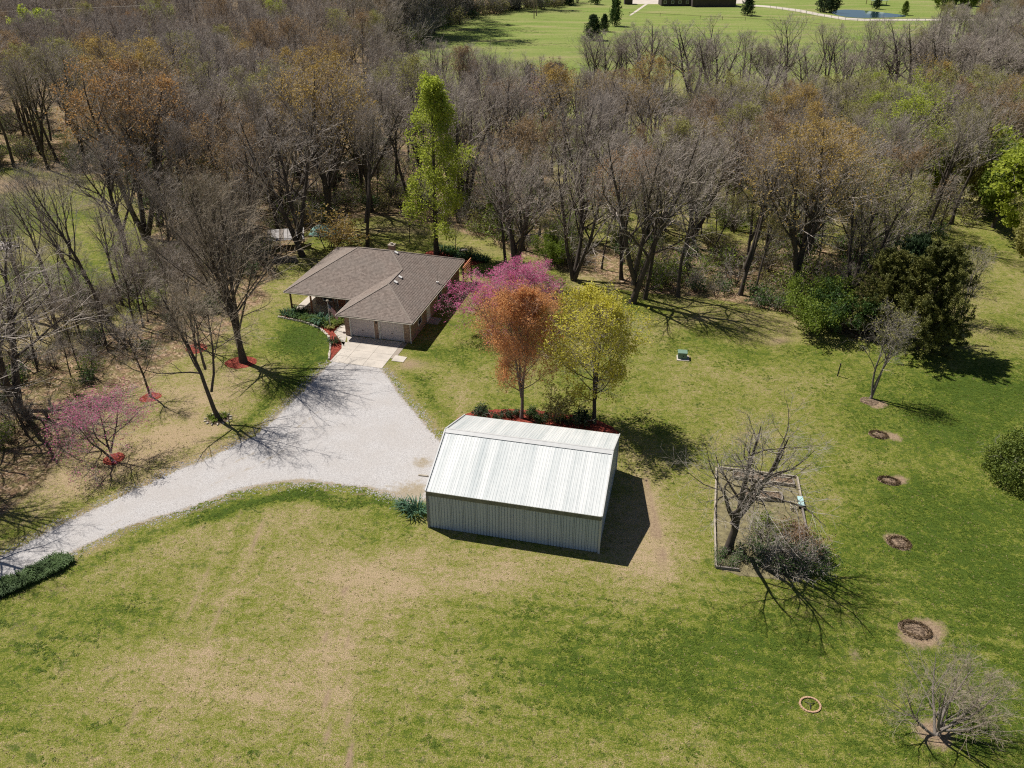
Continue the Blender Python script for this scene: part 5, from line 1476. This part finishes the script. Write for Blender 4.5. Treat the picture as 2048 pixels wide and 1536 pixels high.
pole(1068, 37, 13, 'left of two tall wooden poles standing in the far field'); pole(1073, 32, 13, 'right of two tall wooden poles standing in the far field')
pole(560, 112, 16.0, 'wooden pole hidden among the bare trees under the wires')
pl = thing('power_line', 'three thin wires sagging over the far wood at the top left', 'power line', (0, 0, 0))
E0 = G(1068, 37); E1 = G(560, 112); E2 = np.array([-300.0, 190, 0])
for k, off in enumerate((-1.1, 0, 1.1)):
    pts = []
    for A, B, za, zb in ((E0, E1, 12.6, 15.6), (E1, E2, 15.6, 17)):
        for i in range(15):
            t = i / 15; p = A + (B - A) * t; pts.append((p[0] + off, p[1], za + (zb - za) * t - 4 * 1.6 * t * (1 - t)))
    MB().tube(pts, .022, 4).build('wire', M['gutter'], pl)
for i, (px, py, h, sx, mt, lab) in enumerate([(1229, 52, 9.5, .62, 'leaf_green', 'tall pointed green tree in the hedge line across the far field'), (1208, 63, 5.5, .8, 'leaf_dark', 'small dark evergreen between the two larger hedge line trees'),
        (1186, 80, 7.5, .95, 'leaf_dark', 'bulky dark evergreen at the near end of the hedge line'), (1495, 31, 7.5, .95, 'leaf_dark', 'dark round tree standing alone in front of the green roofed barn'),
        (1648, 24, 10, .9, 'leaf_dark', 'left dark conifer beside the pond'), (1663, 26, 9, .9, 'leaf_dark', 'right dark conifer beside the pond'), (1138, 11, 7, .8, 'leaf_dark', 'dark clipped tree at the top edge behind the far field'),
        (1190, 9, 7, .9, 'leaf_green', 'green tree at the top edge left of the dark shed'), (1085, 9, 6, 1.3, 'leaf_dark', 'dark low evergreen group beside the field poles'), (1105, 10, 5, 1.3, 'leaf_dark', 'second dark evergreen right of the field poles'),
        (1060, 10, 6, 1.0, 'leaf_dark', 'evergreen just left of the two poles'), (1752, 18, 5, .9, 'leaf_dark', 'small dark evergreen on the far bank of the pond'), (1808, 30, 5, .8, 'leaf_fresh', 'small bright green tree at the right end of the pond'),
        (1058, 232, 10, .6, 'leaf_dark', 'dark evergreen among bare trees in the middle of the wood'), (1113, 240, 11, .7, 'leaf_dark', 'second dark evergreen in the middle of the wood'), (950, 205, 9, .45, 'leaf_dark', 'thin dark ivy covered tree near the field edge'),
        (832, 50, 9, .9, 'leaf_dark', 'dark evergreen at the left corner of the far field')]):
    put(ced, 'evergreen_tree', lab, 'tree', px, py, h, i * 1.1, leafm=M[mt], sxy=sx)
gt = finish(make_tree(71, 12, .25, .2, (14, 7, 7, 4), .9, oval(12, .2, 5.0), trop=(.06, .04, .02), twig=.012, leaf=(14000, .30, .3, 1.3)), 'gt', M['bark'], M['twig'], M['leaf_fresh'])
for i, (px, py, h, mt) in enumerate([(1880, 33, 11, 'leaf_fresh'), (1905, 30, 12, 'leaf_green'), (1932, 32, 11, 'leaf_fresh'), (1958, 30, 12, 'leaf_fresh'), (1985, 33, 12, 'leaf_fresh'), (2015, 35, 11, 'leaf_fresh'), (2040, 34, 12, 'leaf_green'),
        (1890, 14, 12, 'leaf_green'), (1935, 12, 12, 'leaf_fresh'), (1990, 12, 12, 'leaf_green'), (2060, 15, 12, 'leaf_fresh')]):
    put(gt, 'green_tree', 'full leafed green tree in the far grove right of the pond', 'tree', px, py, h, i * 1.9, leafm=M[mt], group='leafy trees in the grove by the pond')
for i, (px, py, h, mt, sx, lab) in enumerate([(2044, 425, 13, 'leaf_lime', 1.15, 'lime green crown at the right edge above the fresh green tree'), (1985, 455, 11.5, 'leaf_fresh', 1.0, 'fresh green tree between the olive tree and the right edge'),
        (2040, 490, 12.5, 'leaf_lime', 1.15, 'broad lime green tree cut by the right edge of the picture'), (1862, 400, 11, 'leaf_lime', .8, 'bright lime green tree among bare crowns at the right'),
        (2010, 372, 12, 'bud_olive', 1.0, 'yellow olive leafing tree above the fresh green one'), (1950, 425, 11, 'bud_olive', .9, 'olive leafing tree right of the lime green one'), (2052, 545, 10, 'bud_olive', .9, 'olive tree low on the right edge behind the lawn'),
        (100, 150, 16, 'leaf_lime', .9, 'lime green tree standing out of the far left wood'), (332, 118, 15, 'leaf_lime', .7, 'pale green tree in the far wood below the wires'), (1000, 470, 7, 'leaf_fresh', .6, 'small fresh green tree under the lime tree at the wood edge'),
        (735, 135, 12, 'bud_olive', .8, 'olive leafing tree near the left corner of the far field'), (1060, 440, 8, 'leaf_fresh', .5, 'fresh green sapling in the wood behind the redbuds')]):
    put(gt, 'leafing_tree', lab, 'tree', px, py, h, i * 1.3, leafm=M[mt], sxy=sx)
pinkb = M['blossom']
put(rb[0], 'redbud_tree', 'faint pink redbud in the far wood edge by the field corner', 'tree', 1015, 12, 5, 1.0, leafname='blossom'); put(rb[1], 'redbud_tree', 'pinkish redbud among bare trees in the middle of the wood', 'tree', 1075, 235, 8, 1.0, leafname='blossom')
put(tb_, 'leafy_shrub', 'yellow green leafy shrub behind the left end of the house roof', 'shrub', 662, 500, 4.6, 1.0, leafm=M['bud_gold'], sxy=1.6)
put(rsm, 'bare_tree', 'leaning small tree with yellow green leaves right of the cedars', 'tree', 1918, 648, 9, 1.0, tilt=(0, .12), leafm=M['bud_olive'])
put(sm1, 'bare_tree', 'thin bare sapling in the lawn behind the house', 'tree', 820, 486, 5.5, 1.0)
put(sm1, 'bare_tree', 'small tan budding sapling by the mulch bed behind the house', 'tree', 912, 512, 5, 3.0)

# tree row across the field on the right -----------------------------------------
row = [(1180, 215, 15), (1212, 206, 15), (1245, 202, 16), (1290, 200, 15), (1335, 198, 14), (1382, 204, 16.5), (1406, 210, 15), (1430, 232, 17), (1483, 215, 15), (1538, 218, 17), (1560, 222, 17), (1613, 206, 16), (1645, 206, 15),
       (1680, 207, 16), (1724, 204, 17), (1755, 212, 15), (1779, 216, 17), (1809, 228, 18), (1840, 236, 18), (1882, 242, 17), (1909, 246, 18), (1940, 232, 17), (1970, 222, 18), (1998, 226, 17), (2032, 222, 18), (2065, 225, 18)]
for i, (px, py, h) in enumerate(row):
    T = [WF[0], SF[0], WF[2], SF[1], WF[5], SF[2]][i % 6]
    put(T, 'bare_tree', 'bare tree in the open row across the middle of the right field', 'tree', px, py, h * (1.06 + .16 * math.sin(i * 2.7)), i * 2.1, (0, random.Random(i).uniform(-.06, .06)), False, 'bare trees in the row across the right field', 1.25)

rw = random.Random(8)
for i in range(26):
    px = 1165 + i * 36 + rw.uniform(-14, 14); row.append((px, (226 if px > 1700 else 212) + rw.uniform(-16, 34) + (px - 1165) * .01, rw.uniform(10, 15)))
for i, (px, py, h) in enumerate(row[26:]):
    put([WF[1], WF[3], WF[4], sm1][i % 4], 'bare_tree', 'lesser bare tree in the open row across the middle of the right field', 'tree', px, py, h, i * 1.7, (0, rw.uniform(-.08, .08)), False, 'lesser bare trees in the row across the right field', 1.1)

# ------------------------------------------------------------------ scattered woodland
rs = np.random.RandomState(77)
THK = GP([(1760, 250), (1830, 150), (1880, 75), (1960, 55), (2100, 45), (2300, 60), (2300, 300), (2048, 300), (1900, 285)])
EDGE_L = GP([(-200, 1000), (0, 900), (90, 850), (160, 780), (215, 720), (330, 690), (420, 630), (520, 550), (560, 500), (440, 490), (330, 500), (230, 560), (100, 600), (-50, 640), (-200, 700)])
pts = []; grid = {}
def near_ok(x, y, r):
    c = (int(x // 4), int(y // 4)); k = int(r // 4) + 1
    for i in range(c[0]-k, c[0]+k+1):
        for j in range(c[1]-k, c[1]+k+1):
            for (a, b) in grid.get((i, j), ()):
                if (a-x)**2 + (b-y)**2 < r*r: return False
    return True
def addp(x, y): grid.setdefault((int(x // 4), int(y // 4)), []).append((x, y))
for x, y in PLACED: addp(x, y)
N_TRY = 26000
cy_ = 85 + rs.rand(N_TRY) ** .8 * 350; cx_ = (rs.rand(N_TRY) * 2 - 1) * (cy_ * .68 + 22)
C2 = np.stack([cx_, cy_], 1)
okw = inpoly(C2, WOODS); okt = inpoly(C2, THK)
for i in range(N_TRY):
    if not (okw[i] or okt[i]): continue
    x, y = C2[i]; sp_ = 4.9 if y < 135 else (5.6 if y < 220 else 6.6)
    if okt[i] and not okw[i]: sp_ = 5.2
    # thin the belt behind the back lawn so that its floor shows
    if x > 0 and y < 135: sp_ = 5.4
    if near_ok(x, y, sp_): addp(x, y); pts.append((x, y, bool(okw[i])))
pts.sort(key=lambda p: p[0]**2 + p[1]**2)
def kind_of(x, y, r):
    gx_ = 0
    if x > 52 and 92 < y < 165: w = (.22, .08, .0, .10, .36, .24)
    elif x > 20 and y < 140: w = (.60, .16, .02, .14, .08, 0)
    elif x < -20 and y < 165: w = (.62, .18, .025, .09, .09, 0)
    elif x < 20 and y < 180: w = (.74, .12, .01, .05, .08, 0)
    else: w = (.80, .10, .015, .02, .06, .005)
    k = r.choice(6, p=np.array(w) / sum(w)); return k
KM = [False, 'bud_brown', 'bud_orange', 'bud_gold', 'bud_olive', 'leaf_lime']
KW = ['bare grey', 'brown budded', 'orange budded', 'golden budded', 'olive leafing', 'lime green']
def where(x, y):
    if x > 25 and y > 165: return 'in the thicket beyond the right hand field row'
    side = 'left of the house' if x < -38 else ('behind the house' if x < -2 else ('behind the orange and yellow trees' if x < 25 else ('behind the back lawn' if x < 55 else 'beyond the cedars')))
    dep = 'at the front of the wood' if y < 118 else ('midway into the wood' if y < 150 else 'deep in the wood')
    return dep + ' ' + side
NIND = max(0, 296 - len([o for o in COL.objects if o.get('category') == 'tree']))
far_pts = []
hv_ = lambda x, y: 17 + 5 * rs.rand() if y < 170 else 14 + 6 * rs.rand()
for i, (x, y, w) in enumerate(pts):
    h = hv_(x, y) * (.82 if (x > 25 and y > 118) else (.92 if x > 0 else 1.0)) * (.86 if (-30 < x <= 25 and y > 140) else 1.0) * (.85 if not w else 1)
    k = kind_of(x, y, rs); f = rs.randint(0, 10)
    T = WF[f] if f < 7 else SF[f - 7]; rz = rs.rand() * 6.28; tl = (rs.randn() * .04, rs.randn() * .04); sx = .85 + .35 * rs.rand()
    if i < NIND:
        wh = where(x, y); szw = 'tall' if h > 19.5 else ('medium' if h > 16.5 else 'shorter')
        place(T, 'bare_tree' if k == 0 else 'budding_tree', szw + ' ' + KW[k] + ' tree ' + wh, 'tree', (x, y), h, rz, tl, M[KM[k]] if KM[k] else False, szw + ' ' + KW[k] + ' trees ' + wh, sx)
    else: far_pts.append((x, y, h / 20.0, rz, k, f, tl[0], tl[1]))
print('trees', len(pts), 'individual', NIND, 'far', len(far_pts), 'tris', TRIS[0])

# thin understorey trees along the left wood edge
nthin = 0
for i in range(900):
    p = EDGE_L.min(0) + rs.rand(2) * (EDGE_L.max(0) - EDGE_L.min(0))
    if inpoly(p[None], EDGE_L)[0] and near_ok(p[0], p[1], 2.1) and nthin < 52:
        addp(*p); nthin += 1
        place([sm1, WF[1], WF[3]][i % 3], 'thin_tree', 'thin bare tree ' + ('in the litter strip near the left lawn' if sdist(np.array([p]), EDGE_L)[0] < 4.5 else 'deep in the brush at the left'), 'tree', p, 6 + 6 * rs.rand(), rs.rand() * 6, (rs.randn() * .08, rs.randn() * .08), False, 'thin bare trees in the litter strip at the left', .75)

# instanced masses (one object each) ------------------------------------------------
def merged(T, leafm, name, use_leaf=True):
    V1, F1 = T.trunk; V2, F2 = T.twigs
    vs = [V1, V2]; fs = [f for f in F1] + [f + len(V1) for f in F2]; mi = [np.zeros(len(f)) for f in F1] + [np.ones(len(f)) for f in F2]
    mats = [T.mats[0], T.mats[1]]
    if use_leaf and T.leaf is not None and leafm:
        V3, F3 = T.leaf; o = len(V1) + len(V2); vs.append(V3); fs.append(F3 + o); mi.append(np.full(len(F3), 2)); mats.append(leafm)
    return mesh_np(name, np.concatenate(vs), fs, mats, np.concatenate(mi))

def instancer(name, items, meshes, label=None):
    """items: x y z scale rz idx tx ty ; one object whose geometry nodes instance the source meshes"""
    coll = bpy.data.collections.new(name + '_sources')
    for i, me in enumerate(meshes):
        o = bpy.data.objects.new('%s_form_%03d' % (name, i), me); coll.objects.link(o)
    it = np.array(items, dtype=np.float32)
    me = bpy.data.meshes.new(name); me.vertices.add(len(it)); me.vertices.foreach_set('co', it[:, :3].ravel())
    for an_, typ, dat in (('scl', 'FLOAT', it[:, 3]), ('idx', 'INT', it[:, 5].astype(np.int32)), ('rot', 'FLOAT_VECTOR', np.stack([it[:, 6], it[:, 7], it[:, 4]], 1))):
        a = me.attributes.new(an_, typ, 'POINT'); a.data.foreach_set('vector' if typ == 'FLOAT_VECTOR' else 'value', dat.ravel())
    ob = link(name, me, kind='stuff')
    ng = bpy.data.node_groups.new(name, 'GeometryNodeTree')
    ng.interface.new_socket('Geometry', in_out='INPUT', socket_type='NodeSocketGeometry'); ng.interface.new_socket('Geometry', in_out='OUTPUT', socket_type='NodeSocketGeometry')
    gi, go = ng.nodes.new('NodeGroupInput'), ng.nodes.new('NodeGroupOutput')
    iop = ng.nodes.new('GeometryNodeInstanceOnPoints'); ci = ng.nodes.new('GeometryNodeCollectionInfo')
    ci.inputs['Collection'].default_value = coll; ci.inputs['Separate Children'].default_value = True; ci.inputs['Reset Children'].default_value = True
    def attr(nm, typ):
        n_ = ng.nodes.new('GeometryNodeInputNamedAttribute'); n_.data_type = typ; n_.inputs['Name'].default_value = nm; return n_.outputs['Attribute']
    iop.inputs['Pick Instance'].default_value = True
    L_ = ng.links.new
    L_(gi.outputs[0], iop.inputs['Points']); L_(ci.outputs[0], iop.inputs['Instance']); L_(attr('idx', 'INT'), iop.inputs['Instance Index'])
    e2r = ng.nodes.new('FunctionNodeEulerToRotation'); L_(attr('rot', 'FLOAT_VECTOR'), e2r.inputs[0]); L_(e2r.outputs[0], iop.inputs['Rotation'])
    L_(attr('scl', 'FLOAT'), iop.inputs['Scale']); L_(iop.outputs[0], go.inputs[0])
    md = ob.modifiers.new('scatter', 'NODES'); md.node_group = ng
    if label: ob['label'] = label
    return ob
fm_, key = [], {}
items = []
for (x, y, s, rz, k, f, a, b) in far_pts:
    f2_ = f if k == 0 else f % 4 if k < 5 else 0
    kk = (k, f2_)
    if kk not in key:
        T = WF[f2_] if f2_ < 7 else SF[f2_ - 7]; key[kk] = len(fm_); fm_.append(merged(T, M[KM[k]] if KM[k] else None, 'woodland_tree', bool(KM[k])))
    items.append((x, y, 0, s, rz, key[kk], a, b))
instancer('distant_woodland', items, fm_, 'mass of bare and budding trees filling the far wood')

# undergrowth on the wood floor
ub1 = finish(make_bush(81, 1.6, 1.9, 8, 420, .15, 1.5, 1.3, twig=.012), 'u1', M['bark'], M['twig'], M['leaf_green'])
ub2 = finish(make_bush(82, 2.6, 2.4, 7, 380, .14, 1.5, 1.3, twig=.013), 'u2', M['bark'], M['twig'], M['leaf_fresh'])
ub3 = finish(make_bush(83, 3.2, 2.2, 9, 0, .1, twig=.014), 'u3', M['bark'], M['twig_grey'])
ub4 = finish(make_bush(84, 2.2, 2.4, 8, 260, .14, 1.5, 1.2, twig=.013), 'u4', M['bark'], M['twig_tan'], M['bud_olive'])
forms = [merged(ub1, M['leaf_green'], 'bush'), merged(ub2, M['leaf_fresh'], 'bush'), merged(ub3, None, 'bush', False), merged(ub4, M['bud_olive'], 'bush'), merged(sm1, None, 'sapling', False), merged(WF[1], M['bud_olive'], 'sapling')]
it = []
NT = 9000; yy = 78 + rs.rand(NT) * 110; xx = (rs.rand(NT) * 2 - 1) * (yy * .68 + 20); Q = np.stack([xx, yy], 1)
dW = sdist(Q, WOODS)
for i in range(NT):
    if dW[i] < 1.0: continue
    if rs.rand() > (.42 if dW[i] < 10 else .2): continue
    f = rs.choice(6, p=(.20, .22, .20, .22, .11, .05)) if not (Q[i, 0] > -12 and dW[i] < 14) else rs.choice(6, p=(.16, .36, .12, .30, .04, .02)); s = (.6 + .8 * rs.rand()) * (.75 if f == 4 else (.42 if f == 5 else 1))
    it.append((Q[i, 0], Q[i, 1], 0, s, rs.rand() * 6.28, f, rs.randn() * .1, rs.randn() * .1))
Q = EDGE_L.min(0) + rs.rand(1500, 2) * (EDGE_L.max(0) - EDGE_L.min(0)); Q = Q[inpoly(Q, EDGE_L)][:170]
for q in Q:
    f = rs.choice(5, p=(.15, .1, .45, .15, .15)); it.append((q[0], q[1], 0, .5 + .6 * rs.rand(), rs.rand() * 6.28, f, 0, 0))
Q = GP([(1180, 222), (2060, 250)]); 
for k in range(230):
    t = rs.rand(); q = GP([(1180 + 900 * t, 215 + 30 * t)])[0] + rs.randn(2) * np.array([2, 3.5]); it.append((q[0], q[1], 0, .8 + .9 * rs.rand(), rs.rand() * 6.28, rs.choice(4, p=(.12, .03, .6, .25)), 0, 0))
for k in range(420):      # brushy border of the far wood along the hay field
    t = rs.rand() * 3; a_, b_ = [((800, 100), (840, 66)), ((840, 66), (905, 38)), ((905, 38), (1150, 6))][int(t)]; t -= int(t)
    q = GP([(a_[0] + (b_[0] - a_[0]) * t, a_[1] + (b_[1] - a_[1]) * t)])[0] + rs.randn(2) * np.array([4, 5]) + np.array([-3, 5]); it.append((q[0], q[1], 0, 1.3 + 1.5 * rs.rand(), rs.rand() * 6.28, rs.choice(6, p=(.06, .04, .45, .2, .2, .05)), 0, 0))
instancer('undergrowth', it, forms, 'tangle of saplings and shrubs on the wood floor')
print('undergrowth', len(it), 'tris', TRIS[0])

# low clumps of weeds and grass standing proud of the lawn
rg = np.random.RandomState(91)
def tuft(seed, n, r, L):
    V, F = clump(seed, n, L, .014, r, .9); return V, F
tm = []
for k, (n, r_, L, mt) in enumerate([(12, .05, .06, 'leaf_lawn'), (16, .08, .06, 'leaf_lawn'), (8, .04, .05, 'leaf_straw'), (10, .06, .05, 'leaf_straw')]):
    if mt not in M: M[mt] = leafy(mt, (.11, .18, .02), (.23, .31, .045), .5, .4) if mt == 'leaf_lawn' else leafy(mt, (.30, .27, .10), (.52, .44, .22), .45, .4)
    V, F = clump(300 + k, n, L, .015, r_, .9); tm.append(mesh_np('tuft', V, F, M[mt]))
NQ = 260000; yy = 24 + 68 * rg.rand(NQ) ** 1.15; xx = (rg.rand(NQ) * 2 - 1) * (yy * .66 + 18); Q = np.stack([xx, yy], 1)
okq = sdist(Q, DRIVE) < -.15
for poly in (GP([(855, 1060), (1200, 1112), (1232, 930), (890, 860)]), BED, LIL): okq &= ~inpoly(Q, poly)
hq = np.stack([(Q - HO) @ hu, (Q - HO) @ hv], 1); okq &= ~((hq[:, 0] > np.where(hq[:, 1] < 3.4, -9.3, -16.9)) & (hq[:, 0] < .8) & (hq[:, 1] > -6.2) & (hq[:, 1] < 18))
Q = Q[okq]; z_ = zones(Q); Q = Q[z_[:, 2] < .45]; z_ = zones(Q); g_ = z_[:, 0] + (vnoise(Q, .35, 41) - .5) * .3 + (vnoise(Q, .9, 42) - .5) * .4
pick = rg.rand(len(Q)); isg = pick < np.clip((g_ - .58) * 2.2, .0, .8); isd = (~isg) & (pick > .93)
it = []
for m_, base_ in ((isg, 0), (isd, 2)):
    for q in Q[m_]: it.append((q[0], q[1], 0, .55 + .7 * rg.rand(), rg.rand() * 6.28, base_ + rg.randint(0, 2), 0, 0))
it = [it[i] for i in rg.permutation(len(it))[:150000]]
instancer('lawn_tufts', it, tm, 'tufts of green and straw grass all over the lawn')
print('tufts', len(it))

# give every tree that shares its label with others its place in the line, from left to right
ORD = ['leftmost', 'second', 'third', 'fourth', 'fifth', 'sixth', 'seventh', 'eighth', 'ninth', 'tenth', 'eleventh', 'twelfth', 'thirteenth', 'fourteenth', 'fifteenth', 'sixteenth',
       'seventeenth', 'eighteenth', 'nineteenth', 'twentieth', 'twenty-first', 'twenty-second', 'twenty-third', 'twenty-fourth', 'twenty-fifth', 'twenty-sixth', 'twenty-seventh', 'twenty-eighth', 'twenty-ninth', 'thirtieth', 'thirty-first', 'thirty-second', 'thirty-third', 'thirty-fourth']
byl = {}
for o in list(COL.objects):
    if o.get('category') and o.get('label'): byl.setdefault(o['label'], []).append(o)
def screen_x(o):
    x, y = o.location.x, o.location.y; return x / (y * CP + CAM_H * SP)
for lab, os_ in byl.items():
    if len(os_) < 2: continue
    os_.sort(key=screen_x)
    for i, o in enumerate(os_):
        w = ORD[i] if i < len(ORD) else 'rightmost'
        if i == len(os_) - 1: w = 'rightmost'
        t = (w + ' ' if w in ('leftmost', 'rightmost') else w + ' from left, ') + lab
        if len(t.split()) > 16: t = t.replace(' the ', ' ')
        o['label'] = t
